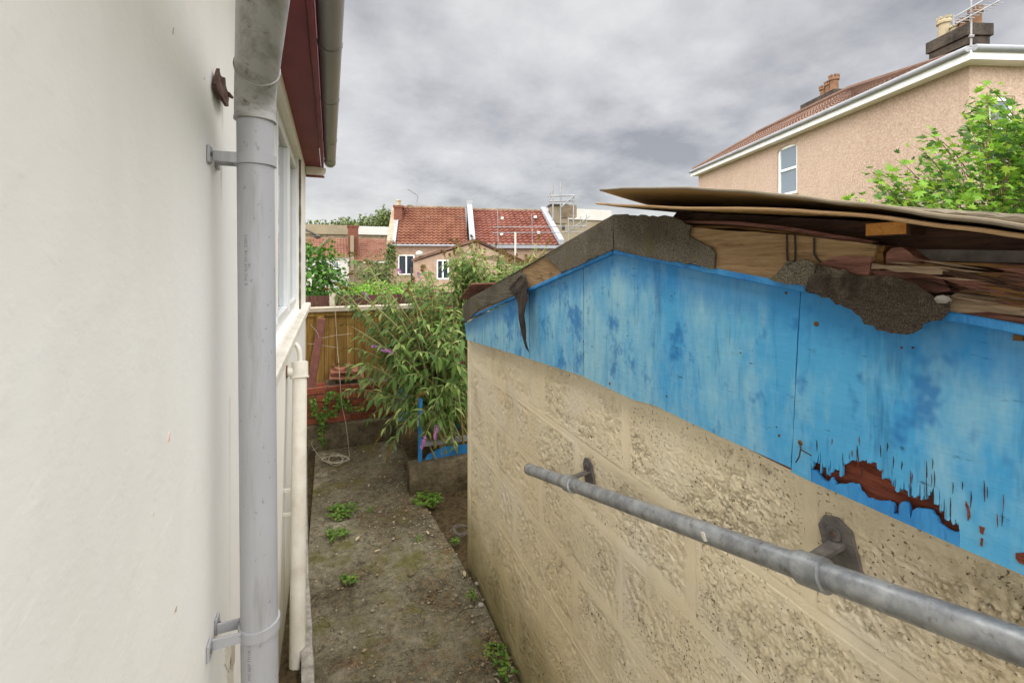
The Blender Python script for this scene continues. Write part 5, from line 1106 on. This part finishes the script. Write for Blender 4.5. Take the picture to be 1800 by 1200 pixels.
# ------------------------------------------------------------------ buildings beyond
def far_window(parent, x0, x1, z0, z1, Y, nm='window', lights=2, mat='darkglass', sill=True):
    f_ = .07; w_ = MB()
    for a, b in (((x0, z0), (x1, z0 + f_)), ((x0, z1 - f_), (x1, z1)), ((x0, z0 + f_), (x0 + f_, z1 - f_)), ((x1 - f_, z0 + f_), (x1, z1 - f_))): w_.box((a[0], Y - .03, a[1]), (b[0], Y + .05, b[1]))
    for k in range(1, lights): xm = x0 + (x1 - x0) * k / lights; w_.box((xm - f_ * .6, Y - .03, z0 + f_), (xm + f_ * .6, Y + .05, z1 - f_))
    w = w_.build(nm, M['upvc'], parent); MB().box((x0 + .02, Y + .01, z0 + .02), (x1 - .02, Y + .03, z1 - .02)).build('pane', M[mat], w)
    if sill: MB().box((x0 - .06, Y - .1, z0 - .08), (x1 + .06, Y + .02, z0 - .005)).build('sill', M['cream_far'], w)
    return w
def pot(mb, c, h, r0): return mb.lathe(c, [(r0, 0), (r0 * .85, h * .2), (r0 * .8, h * .75), (r0 * 1.05, h * .8), (r0 * 1.05, h * .9), (r0 * .9, h), (r0 * .6, h), (r0 * .6, h * .6)], 12)
YA = 27.0
ha = thing('terraced_house', 'pinkish rendered terraced house with orange pantiled roof beyond the gardens', 'house', (5.4, YA, -2.6))
xA0, xA1 = PY(682, 430, YA).x, PY(826, 430, YA).x; zA = PY(750, 428, YA).z; zg = -2.7
wx = [PY(700, 447, YA).x, PY(730, 447, YA).x, PY(715, 484, YA).z, PY(715, 447, YA).z]
mb = wall_holes(MB(), 'y', YA, xA0, xA1, zg, zA, [tuple(wx)], .12); mb.add([(xA0, YA, zg), (xA0, YA + 6, zg), (xA0, YA + 6, zA), (xA0, YA + 3, zA + 2.5), (xA0, YA, zA)], [(0, 1, 2, 3, 4)]); ob('wall', mb.v, mb.f, M['pink_render'], ha)
far_window(ha, wx[0] + .01, wx[1] - .01, wx[2] + .01, wx[3] - .01, YA + .06)
xr0, xr1 = xA0 + .25, xA1 - .15; zr = PY(760, 364, YA + 3).z
rf = tiled_roof(MB(), (xr0, YA - .25, zA - .08), (xr1, YA - .25, zA - .08), (xr1, YA + 3, zr), (xr0, YA + 3, zr), 16, 14, .085).build('roof', M['tile_orange'], ha, smooth=True)
MB().add([(xr0, YA + 3, zr), (xr1, YA + 3, zr), (xr1, YA + 6, zA), (xr0, YA + 6, zA)], [(0, 1, 2, 3)]).build('rear_roof', M['tile_orange'], ha)
MB().tube([(xr0, YA + 3, zr + .03), (xr1, YA + 3, zr + .03)], .11, 8).build('ridge_tiles', M['stone'], rf)
for x in (740, 797): p = PY(x, 381, YA + 2.2); MB().box((p.x - .14, p.y - .25, p.z - .1), (p.x + .14, p.y + .1, p.z + .08)).build('roof_vent', M['tile_brown'], rf, bevel=.03)
MB().tube([(xA0, YA - .33, zA - .1), (xA1, YA - .33, zA - .1)], .06, 8).build('gutter', M['lead'], ha)
MB().tube([(PY(684, 440, YA).x, YA - .08, zA - .12), (PY(684, 440, YA).x, YA - .08, zg)], .05, 8).build('downpipe', M['wire'], ha)
mb = MB().plate([(xA0 - .05, YA - .2, zA - .1), (xA0 - .05, YA - .2, zA + .18), (xA0 - .05, YA + 3, zr + .12), (xA0 - .05, YA + 3, zr - .2)], (.32, 0, 0)); par = mb.build('gable_parapet', M['pink_render'], ha)
mb = MB().plate([(xA0 + .26, YA - .2, zA + .02), (xA0 + .26, YA - .2, zA + .16), (xA0 + .26, YA + 3, zr + .16), (xA0 + .26, YA + 3, zr)], (.2, 0, 0)); mb.build('lead_flashing', M['lead'], ha)
def chimney(parent, x0, x1, y0, y1, z0, z1, mat, pots, cap='chimney_stone'):
    ch = MB().box((x0, y0, z0), (x1, y1, z1)).build('chimney', M[mat], parent); MB().box((x0 - .06, y0 - .06, z1 + .002), (x1 + .06, y1 + .06, z1 + .14)).build('chimney_cap', M[cap], ch)
    for px_, py_, h_, r_, mt in pots: pot(MB(), (px_, py_, z1 + .13), h_, r_).build('chimney_pot', M[mt], ch, smooth=True)
    return ch
Yc = YA + 1.6; cx0, cx1 = PY(682, 380, Yc).x, PY(697, 380, Yc).x; chimney(ha, cx0, cx1, Yc, Yc + 1.0, PY(690, 410, Yc).z, PY(690, 361, Yc).z, 'brick_far', [((cx0 + cx1) / 2, Yc + .3, .38, .16, 'pot_cream')], 'brick_far')
p = PY(704, 360, YA + 3); MB().box((p.x - .2, p.y - .2, p.z - .5), (p.x + .1, p.y + .3, p.z + .1)).build('rear_chimney', M['stone'], ha)
ae = MB(); ae.tube([PY(716, 362, YA + 2.5), PY(720, 343, YA + 2.5)], .025, 6); ae.tube([PY(702, 328, YA + 2.5), PY(718, 339, YA + 2.5), PY(720, 343, YA + 2.5)], .03, 6)
for t in range(8): q = PY(702, 328, YA + 2.5).lerp(PY(718, 339, YA + 2.5), t / 8); ae.tube([q - Vector((0, .25, 0)), q + Vector((0, .25, 0))], .012, 4)
ae.build('aerial', M['pole'], ha)
# white party wall and second house
hb = thing('terraced_house', 'terraced house with dark red pantiled roof and scaffolded chimney', 'house', (10, YA, -2.6))
xB0, xB1 = PY(826, 430, YA).x, PY(972, 430, YA).x
MB().plate([(xA1 - .02, YA - .3, zA - .2), (xA1 - .02, YA - .3, zA + .3), (xA1 - .02, YA + 3, zr + .45), (xA1 - .02, YA + 3.4, zr + .45), (xA1 - .02, YA + 3.4, zA - .2)], (.34, 0, 0)).build('party_wall', M['lead'], hb)
MB().box((xA1 - .06, YA + 2.8, zr + .1), (xA1 + .36, YA + 3.4, zr + .55)).build('party_wall_cap', M['lead'], hb)
x0 = xA1 + .34; rb = tiled_roof(MB(), (x0, YA - .25, zA - .08), (xB1, YA - .25, zA - .08), (xB1 - .6, YA + 3, zr - .1), (x0, YA + 3, zr - .1), 15, 14, .085).build('roof', M['tile_red'], hb, smooth=True)
MB().tube([(x0, YA + 3, zr - .06), (xB1 - .5, YA + 3, zr - .06)], .1, 8).build('ridge_tiles', M['stone'], rb)
for x, y in ((868, 385), (922, 384), (875, 413), (935, 411)):
    Yv = YA + (2.0 if y < 400 else .6); p = PY(x, y, Yv); MB().box((p.x - .1, p.y - .12, p.z - .1), (p.x + .1, p.y + .2, p.z + .1)).build('roof_vent', M['white_far'], rb, bevel=.04)
mb = wall_holes(MB(), 'y', YA, x0, xB1, zg, zA, [], .1); mb.add([(xB1, YA, zg), (xB1, YA + 6, zg), (xB1, YA + 6, zA), (xB1, YA + 3, zr - .1), (xB1, YA, zA)], [(0, 1, 2, 3, 4)]); ob('wall', mb.v, mb.f, M['pink_render'], hb)
MB().box((x0, YA - .34, zA - .25), (xB1 + .3, YA - .26, zA - .05)).build('fascia', M['lead'], hb)
MB().plate([(xB1 - .15, YA - .3, zA), (xB1 - .15, YA - .3, zA + .3), (xB1 - .6, YA + 3, zr + .2), (xB1 - .6, YA + 3, zr - .3)], (.35, 0, 0)).build('gable_parapet', M['lead'], hb)
Yc = YA + 2.2; cx0, cx1 = PY(946, 370, Yc).x, PY(972, 370, Yc).x; ch = chimney(hb, cx0, cx1, Yc, Yc + .8, PY(955, 395, Yc).z, PY(955, 366, Yc).z, 'cream_far', [], 'chimney_stone')
MB().box(PY(962, 385, Yc - .1), PY(982, 366, Yc + .3)).build('chimney_shoulder', M['stone'], hb)
# gable-ended extension in front
YE = 23.5; he = thing('garden_extension', 'single gabled pink rendered extension in front of the terraced houses', 'extension', (6.5, YE, -2.6))
ex0, ax, ex1 = PY(725, 460, YE), PY(836, 424, YE), PY(950, 478, YE); zw = ex0.z
wn = (PY(769, 460, YE).x, PY(791, 460, YE).x, PY(780, 492, YE).z, PY(780, 456, YE).z)
mb = wall_holes(MB(), 'y', YE, ex0.x + .08, ex1.x - .1, zg, zw - .02, [(wn[0], wn[1], wn[2], zw - .021)], .12)
mb.add([(ex0.x + .08, YE, zw - .02), (wn[0], YE, zw - .02), (wn[0], YE, wn[3]), (wn[0] - .0, YE, zw - .02 + (wn[0] - ex0.x - .08) * (ax.z - .05 - zw) / (ax.x - ex0.x))], [(0, 1, 3)])
mb.add([(wn[0], YE, wn[3]), (wn[1], YE, wn[3]), (wn[1], YE, zw + (wn[1] - ex0.x - .08) * (ax.z - zw) / (ax.x - ex0.x) - .05), (wn[0], YE, zw + (wn[0] - ex0.x - .08) * (ax.z - zw) / (ax.x - ex0.x) - .03)], [(0, 1, 2, 3)])
mb.add([(wn[1], YE, zw - .02), (ex1.x - .1, YE, zw - .02), (ex1.x - .1, YE, ex1.z), (ax.x, YE, ax.z - .05), (wn[1], YE, zw + (wn[1] - ex0.x - .08) * (ax.z - zw) / (ax.x - ex0.x) - .05)], [(0, 1, 2, 3, 4)])
mb.add([(ex0.x + .08, YE, zg), (ex0.x + .08, YA, zg), (ex0.x + .08, YA, zw), (ex0.x + .08, YE, zw - .02)], [(0, 1, 2, 3)]); ob('wall', mb.v, mb.f, M['pink_render'], he)
far_window(he, wn[0] + .01, wn[1] - .01, wn[2] + .01, wn[3] - .01, YE + .06, lights=2, sill=False)
for a, b, mt in ((ex0, ax, 'tile_brown'), (ax, ex1, 'dark_wood')): MB().plate([a + Vector((0, -.12, 0)), b + Vector((0, -.12, 0)), b + Vector((0, -.12, .14)), a + Vector((0, -.12, .14))], (0, YA - YE - .15, 0)).build('roof_slope', M[mt], he)
MB().tube([PY(726, 470, YE - .15), PY(726, 520, YE - .15)], .05, 8).build('downpipe', M['wire'], he)
tag(MB().lathe(PY(737, 446, YE + .5), [(.0001, .16), (.14, .12), (.2, 0), (.14, -.1), (.0001, -.14)], 12).build('satellite_dish', M['white_far'], None, smooth=True), 'small white rounded dish above the tiled edge of the extension roof', 'dish')
# climber on the house corner
c = PY(688, 447, YA - .4); bush('wall_climber', 'green climber growing up the corner of the pink house', c, (.3, .2, .9), 260, .2, 'leaf_far', 60, shell=.2, cat='climber')
# white pole and scaffolding
tag(MB().tube([PY(906, 520, 14), PY(906, 408, 14)], .035, 10).build('white_pole', M['white_far']), 'plain white pole standing in front of the dark red roof', 'pole')
sf = thing('scaffold', 'steel tube scaffold around the chimney of the dark red roofed house', 'scaffold', (PY(960, 430, YA - .8).x, YA - .8, zg))
def sp(L_, Y, rad=.05): MB().tube([PY(x, y, Y) for x, y in L_], rad, 6).build('tube', M['pole'], sf)
for x in (952, 964, 984): sp([(x, 400), (x, 330 + (x - 952) * .6 if x != 964 else 325)], YA + 1.6)
sp([(944, 349), (986, 349)], YA + 1.6); sp([(946, 358), (986, 358)], YA + 1.6); sp([(965, 368), (985, 350)], YA + 1.5); sp([(948, 340), (946, 355)], YA + 1.6, .05)
sp([(880, 366), (881, 440)], YA - 1.2, .02); sp([(935, 378), (936, 430)], YA - 1.2, .02); sp([(872, 400), (1020, 401)], YA - 1.2, .025); sp([(872, 410), (1020, 411)], YA - 1.2, .025); sp([(992, 385), (992, 430)], YA - 1.2, .03)
sp([(985, 412), (1024, 384)], YA - 1, .03); sp([(985, 412), (1024, 396)], YA - 1, .03); sp([(1018, 382), (1018, 415)], YA - 1, .03); sp([(1009, 385), (1009, 415)], YA - 1, .03)
cb = thing('cream_building', 'tall cream building partly hidden behind the scaffolded chimney', 'building', PY(1000, 430, 46)); Yq = 46
MB().box(PY(972, 520, Yq), PY(1012, 382, Yq + 8)).build('wall', M['cream_far'], cb); MB().box(PY(994, 382, Yq + 1), PY(1004, 372, Yq + 3)).build('roof_stub', M['cream_far'], cb)
MB().box(PY(970, 384, Yq - .2), PY(1013, 381, Yq + 8)).build('cornice', M['white_far'], cb); MB().box(PY(991, 390, Yq - .05), PY(996, 384, Yq + .1)).build('window', M['darkglass'], cb); MB().box(PY(988, 404, Yq - .05), PY(992, 396, Yq + .1)).build('window', M['darkglass'], cb)
# cottages on the far left
YK = 38.0; hk = thing('white_cottage', 'white cottage with hipped pale red roof and sash windows, far left', 'house', PY(580, 520, YK))
k0, k1 = PY(500, 450, YK).x, PY(613, 450, YK).x; zk = PY(590, 453, YK).z
ws = [(PY(570, 470, YK).x, PY(580, 470, YK).x), (PY(585, 470, YK).x, PY(597, 470, YK).x)]; wz = (PY(590, 485, YK).z, PY(590, 459, YK).z)
mb = wall_holes(MB(), 'y', YK, k0, k1, -4, zk, [(a, b, *wz) for a, b in ws], .15); mb.add([(k1, YK, -4), (k1, YK + 6, -4), (k1, YK + 6, zk), (k1, YK, zk)], [(0, 1, 2, 3)]); ob('wall', mb.v, mb.f, M['white_far'], hk)
for a, b in ws: w = far_window(hk, a + .02, b - .02, wz[0] + .02, wz[1] - .02, YK + .08, lights=1, mat='glass'); MB().box((a + .05, YK + .04, (wz[0] + wz[1]) / 2 - .04), (b - .05, YK + .12, (wz[0] + wz[1]) / 2 + .04)).build('sash_bar', M['upvc'], w)
zkr = PY(590, 419, YK + 3).z; tiled_roof(MB(), (k0, YK - .2, zk), (k1, YK - .2, zk), (k1, YK + 3, zkr), (k0, YK + 3, zkr), 20, 10, .05).build('roof', M['tile_pale'], hk, smooth=True)
MB().tube([PY(557, 442, YK + .6) + Vector((0, 0, .1)), PY(578, 420, YK + 2.9) + Vector((0, 0, .1))], .12, 6).build('hip_tiles', M['tile_brown'], hk)
chimney(hk, PY(612, 420, YK + .5).x, PY(630, 420, YK + .5).x, YK + .5, YK + 1.7, PY(620, 452, YK + .5).z, PY(620, 399, YK + .5).z, 'brick_far', [], 'brick_far')
MB().box((PY(616, 440, YK).x, YK - .1, zk - 1), (PY(622, 440, YK).x, YK + .5, PY(620, 414, YK).z)).build('gable_parapet', M['cream_far'], hk)
hs = thing('stone_cottage', 'stone cottage with pale red roof between the white cottage and pink house', 'house', PY(650, 520, YK))
s0, s1 = PY(613, 450, YK).x + .01, PY(684, 450, YK).x; zs = PY(650, 459, YK).z
ws = [(PY(660, 470, YK).x, PY(668, 470, YK).x)]; wz = (PY(660, 486, YK).z, PY(660, 466, YK).z)
mb = wall_holes(MB(), 'y', YK + .02, s0, s1, -4, zs, [(ws[0][0], ws[0][1], *wz)], .15); ob('wall', mb.v, mb.f, M['stone'], hs); far_window(hs, ws[0][0] + .02, ws[0][1] - .02, wz[0] + .02, wz[1] - .02, YK + .1, lights=1)
tiled_roof(MB(), (PY(622, 450, YK).x, YK - .2, zs), (s1, YK - .2, zs), (s1, YK + 3, zkr), (PY(628, 450, YK).x, YK + 3, zkr), 14, 11, .05).build('roof', M['tile_pale'], hs, smooth=True)
MB().box((PY(638, 450, YK).x, YK - .25, zs - .16), (s1, YK - .1, zs - .02)).build('gutter', M['white_far'], hs)
MB().box((PY(637, 480, YK).x, YK - .02, PY(637, 490, YK).z), (PY(670, 480, YK).x, YK + .01, PY(637, 463, YK).z)).build('pale_render_panel', M['cream_far'], hs)
Yl = 50; fb_ = thing('flat_roofed_building', 'long low stone building with flat roof behind the cottages', 'building', PY(600, 440, Yl))
MB().box(PY(500, 520, Yl), PY(700, 409, Yl + 6)).build('wall', M['stone'], fb_); MB().box(PY(500, 410, Yl - .2), PY(612, 403, Yl + 6)).build('parapet', M['cream_far'], fb_); MB().box(PY(628, 412, Yl - .25), PY(700, 406, Yl + 6)).build('white_parapet', M['white_far'], fb_)

# pebbledashed house on the right
C1 = PD(1228, 460, 20.0); C2 = PD(1704, 460, 8.75); C1.z = C2.z = 0; dv = (C2 - C1).normalized(); nv = Vector((dv.y, -dv.x, 0))   # nv points into the house
if nv.x * CS - nv.y * SN < 0: nv = -nv
Lh = (C2 - C1).length; ze = CZ + 3.74; Wh = 7.5
ph = thing('pebbledash_house', 'pebbledashed house with red roof, white eaves and tall chimneys on the right', 'house', (C1.x, C1.y, -2.5))
def H3(a, b, z): v = C1 + dv * a + nv * b; return Vector((v.x, v.y, z))     # a along the long wall from the far corner, b into the house
def wall2(mb, f, a0, a1, z0, z1, holes, dp_):
    A = sorted({a0, a1, *[h[0] for h in holes], *[h[1] for h in holes]}); Z = sorted({z0, z1, *[h[2] for h in holes], *[h[3] for h in holes]})
    for i in range(len(A) - 1):
        for j in range(len(Z) - 1):
            ca, cz = (A[i] + A[i+1]) / 2, (Z[j] + Z[j+1]) / 2
            if any(h[0] < ca < h[1] and h[2] < cz < h[3] for h in holes): continue
            mb.add([f(A[i], 0, Z[j]), f(A[i+1], 0, Z[j]), f(A[i+1], 0, Z[j+1]), f(A[i], 0, Z[j+1])], [(0, 1, 2, 3)])
    for h in holes:
        c = [(h[0], h[2]), (h[1], h[2]), (h[1], h[3]), (h[0], h[3])]
        for p, q in zip(c, c[1:] + c[:1]): mb.add([f(p[0], 0, p[1]), f(q[0], 0, q[1]), f(q[0], dp_, q[1]), f(p[0], dp_, p[1])], [(0, 1, 2, 3)])
def ray_wall(x, y):    # where a pixel's ray meets the long wall: (a, z)
    d = ray(x, y); n2 = Vector((nv.x, nv.y, 0)); t = (C1 - Vector((0, 0, 0))).dot(n2) / Vector((d.x, d.y, 0)).dot(n2); p = Vector((0, 0, CZ)) + d * t; return (p - C1).dot(dv), p.z
w1a, w1t = ray_wall(1366, 262); w1b, w1u = ray_wall(1401, 338); hl = (w1a, w1b, w1u - .02, w1t)
mb = MB(); fL = lambda a, d, z: H3(a, d, z); wall2(mb, fL, 0, Lh, -2.6, ze + .05, [hl], .14)
fE = lambda b, d, z: H3(Lh - d, b, z)
def ray_end(x, y):
    d = ray(x, y); P_ = H3(Lh, 0, 0); t = P_.dot(dv) / Vector((d.x, d.y, 0)).dot(dv); p = Vector((0, 0, CZ)) + d * t; return (p - P_).dot(nv), p.z
e1a, e1t = ray_end(1738, 168); e1b, e1u = ray_end(1784, 290); he2 = (e1a, e1b, e1u, e1t)
wall2(mb, fE, 0, Wh, -2.6, ze + .05, [he2], .14); wall2(mb, lambda a, d, z: H3(a, Wh - d, z), 0, Lh, -2.6, ze + .05, [], .1); wall2(mb, lambda b, d, z: H3(d, b, z), 0, Wh, -2.6, ze + .05, [], .1)
ob('wall', mb.v, mb.f, M['pebble'], ph)
def window2(f, h, arch=False, mat='glass'):
    a0, a1, z0, z1 = h; fr2 = .085; w_ = MB(); zm = z0 + (z1 - z0) * .52
    def bx(a, b, c, d, d0=.04, d1=.1): w_.plate([f(a, d0, c), f(b, d0, c), f(b, d0, d), f(a, d0, d)], f(0, d1, 0) - f(0, d0, 0))
    bx(a0 + .01, a1 - .01, z0 + .01, z0 + fr2); bx(a0 + .01, a1 - .01, z1 - fr2, z1 - .01); bx(a0 + .01, a0 + fr2, z0 + fr2, z1 - fr2); bx(a1 - fr2, a1 - .01, z0 + fr2, z1 - fr2); bx(a0 + fr2, a1 - fr2, zm - .035, zm + .035, .03, .09)
    w = w_.build('window', M['upvc'], ph); MB().plate([f(a0 + .03, .07, z0 + .03), f(a1 - .03, .07, z0 + .03), f(a1 - .03, .07, z1 - .03), f(a0 + .03, .07, z1 - .03)], f(0, .08, 0) - f(0, .07, 0)).build('pane', M[mat], w)
    MB().plate([f(a0 - .06, -.08, z0 - .07), f(a1 + .06, -.08, z0 - .07), f(a1 + .06, -.08, z0 - .005), f(a0 - .06, -.08, z0 - .005)], f(0, .1, 0) - f(0, -.08, 0)).build('sill', M['cream_far'], w)
    # shallow arched head in the top of the opening
    n = 10; am = (a0 + a1) / 2; hw = (a1 - a0) / 2; arc = [(a0 + (a1 - a0) * k / n, z1 - .12 * ((a0 + (a1 - a0) * k / n - am) / hw) ** 2) for k in range(n + 1)]
    MB().plate([f(a, .012, z) for a, z in arc] + [f(a1, .012, z1 + .005), f(a0, .012, z1 + .005)], f(0, .05, 0) - f(0, .012, 0)).build('arched_head', M['pebble'], w)
window2(fL, hl); window2(fE, he2)
# white eaves, gutter
OV = .28
ring = [(-.12, -OV), (Lh + OV, -OV), (Lh + OV, Wh)]
for (a, b), (c, d) in zip(ring, ring[1:]):
    MB().bar(H3(a, b, ze + .13), H3(c, d, ze + .13), .03, .22).build('fascia', M['upvc'], ph)
    MB().tube([H3(a, b - .0, ze + .21) - nv * (.06 if b == d else 0) + dv * (.06 if b != d else 0), H3(c, d, ze + .21) - nv * (.06 if b == d else 0) + dv * (.06 if b != d else 0)], .06, 10).build('gutter', M['lead'], ph, smooth=True)
MB().plate([H3(-.12, -OV, ze + .03), H3(Lh + OV, -OV, ze + .03), H3(Lh + OV, Wh, ze + .03), H3(-.12, Wh, ze + .03)], (0, 0, .02)).build('soffit', M['upvc'], ph)
zrg = ze + 1.55; rbk = 1.95
tr1 = tiled_roof(MB(), H3(-.12, -OV, ze + .22), H3(Lh - 5.2, -OV, ze + .22), H3(Lh - 5.2, rbk, zrg), H3(1.2, rbk, zrg), 42, 12, .03).build('roof', M['tile_brown'], ph, smooth=True)
mb = MB(); tiled_roof(mb, H3(Lh - 5.2, -OV, ze + .22), H3(Lh + OV, -OV, ze + .22), H3(Lh - 5.15, rbk, zrg), H3(Lh - 5.2, rbk, zrg), 32, 12, .03); mb.build('hip_roof', M['tile_brown'], ph, smooth=True)
MB().add([H3(Lh + OV, -OV, ze + .22), H3(Lh + OV, Wh, ze + .22), H3(Lh - 5.2, Wh, zrg), H3(Lh - 5.2, rbk, zrg)], [(0, 1, 2, 3)]).build('end_roof', M['tile_brown'], ph)
MB().add([H3(1.2, rbk, zrg), H3(Lh - 5.2, rbk, zrg), H3(Lh - 5.2, Wh, ze + .2), H3(-.12, Wh, ze + .2)], [(0, 1, 2, 3)]).build('rear_roof', M['tile_brown'], ph)
MB().tube([H3(1.2, rbk, zrg + .06), H3(Lh - 5.2, rbk, zrg + .06), H3(Lh + OV - .3, -OV + .3, ze + .3)], .1, 8).build('ridge_tiles', M['tile_brown'], ph)
MB().tube([H3(-.1, -OV + .05, ze + .3), H3(1.2, rbk, zrg + .05)], .09, 8).build('verge_tiles', M['tile_brown'], ph)
def big_chimney(px0, px1, ptop, D0, Ln, Wd, pots):
    c0 = PD(px0, ptop, D0); base = Vector((c0.x, c0.y, 0)); z1 = c0.z; f = lambda a, b, z: Vector((*(base + dv * a + nv * b).xy, z))
    def blk(a0, a1, b0, b1, z0, z1_, nm, par, mt): return MB().plate([f(a0, b0, z0), f(a1, b0, z0), f(a1, b1, z0), f(a0, b1, z0)], (0, 0, z1_ - z0)).build(nm, M[mt], par, bevel=.015)
    ch = blk(0, Ln, 0, Wd, z1 - 2.2, z1 - .55, 'chimney', ph, 'chimney_stone'); blk(-.05, Ln + .05, -.05, Wd + .05, z1 - .545, z1 - .33, 'chimney_band', ch, 'chimney_stone'); blk(-.1, Ln + .1, -.1, Wd + .1, z1 - .325, z1, 'chimney_cap', ch, 'chimney_stone')
    for a, b, h_, r_, mt, crown in pots:
        c = f(a, b, z1 - .01); mb = pot(MB(), c, h_, r_)
        if crown:
            for k in range(8): an = k * math.pi / 4; mb.box((c.x + r_ * .85 * math.cos(an) - .03, c.y + r_ * .85 * math.sin(an) - .03, c.z + h_), (c.x + r_ * .85 * math.cos(an) + .03, c.y + r_ * .85 * math.sin(an) + .03, c.z + h_ + .07))
        mb.build('chimney_pot', M[mt], ch, smooth=False)
    return f, z1
f, z1 = big_chimney(1638, 1708, 74, 13.0, .98, .52, [(.12, .25, .58, .17, 'pot_cream', True), (.42, .25, .26, .13, 'pot_cream', False), (.66, .25, .26, .13, 'pot_orange', True), (.9, .3, .42, .15, 'pot_orange', True)])
big_chimney(1414, 1478, 184, 17.2, 1.5, .5, [(.75, .2, .35, .15, 'pot_orange', True), (1.0, .2, .42, .15, 'pot_orange', True), (1.22, .2, .55, .16, 'pot_orange', True)])
ae = thing('television_aerial', 'television aerial on a pole strapped to the large right-hand chimney', 'aerial', PD(1707, 95, 11.9))
MB().tube([PD(1707, 96, 11.9), PD(1707, -25, 11.9)], .025, 8).build('mast', M['pole'], ae)
for y in (64, 82): MB().tube([PD(1703, y, 11.9), PD(1712, y, 11.85)], .04, 6).build('clamp', M['pole'], ae)
for L_ in ([(1676, 32), (1740, -6)], [(1680, 42), (1756, 2)], [(1676, 45), (1676, 26)]): MB().tube([PD(x, y, 11.8) for x, y in L_], .022, 6).build('boom', M['pole'], ae)
for t in range(9): q = PD(1682, 40, 11.8).lerp(PD(1750, 5, 11.8), t / 8); MB().tube([q + nv * .22, q - nv * .22], .01, 4).build('element', M['pole'], ae)

# the terrace stands turned towards us: rotate its houses together about their shared wall
piv = PY(826, 430, YA); rot_t = Matrix.Translation((piv.x, piv.y, 0)) @ Matrix.Rotation(R(-13), 4, 'Z') @ Matrix.Translation((-piv.x, -piv.y, 0))
for o in (ha, hb, he, sf):
    o.location = rot_t @ o.location; o.rotation_euler = (0, 0, R(-13))
he.location += Vector((math.cos(R(13)), -math.sin(R(13)), 0)) * 0.8
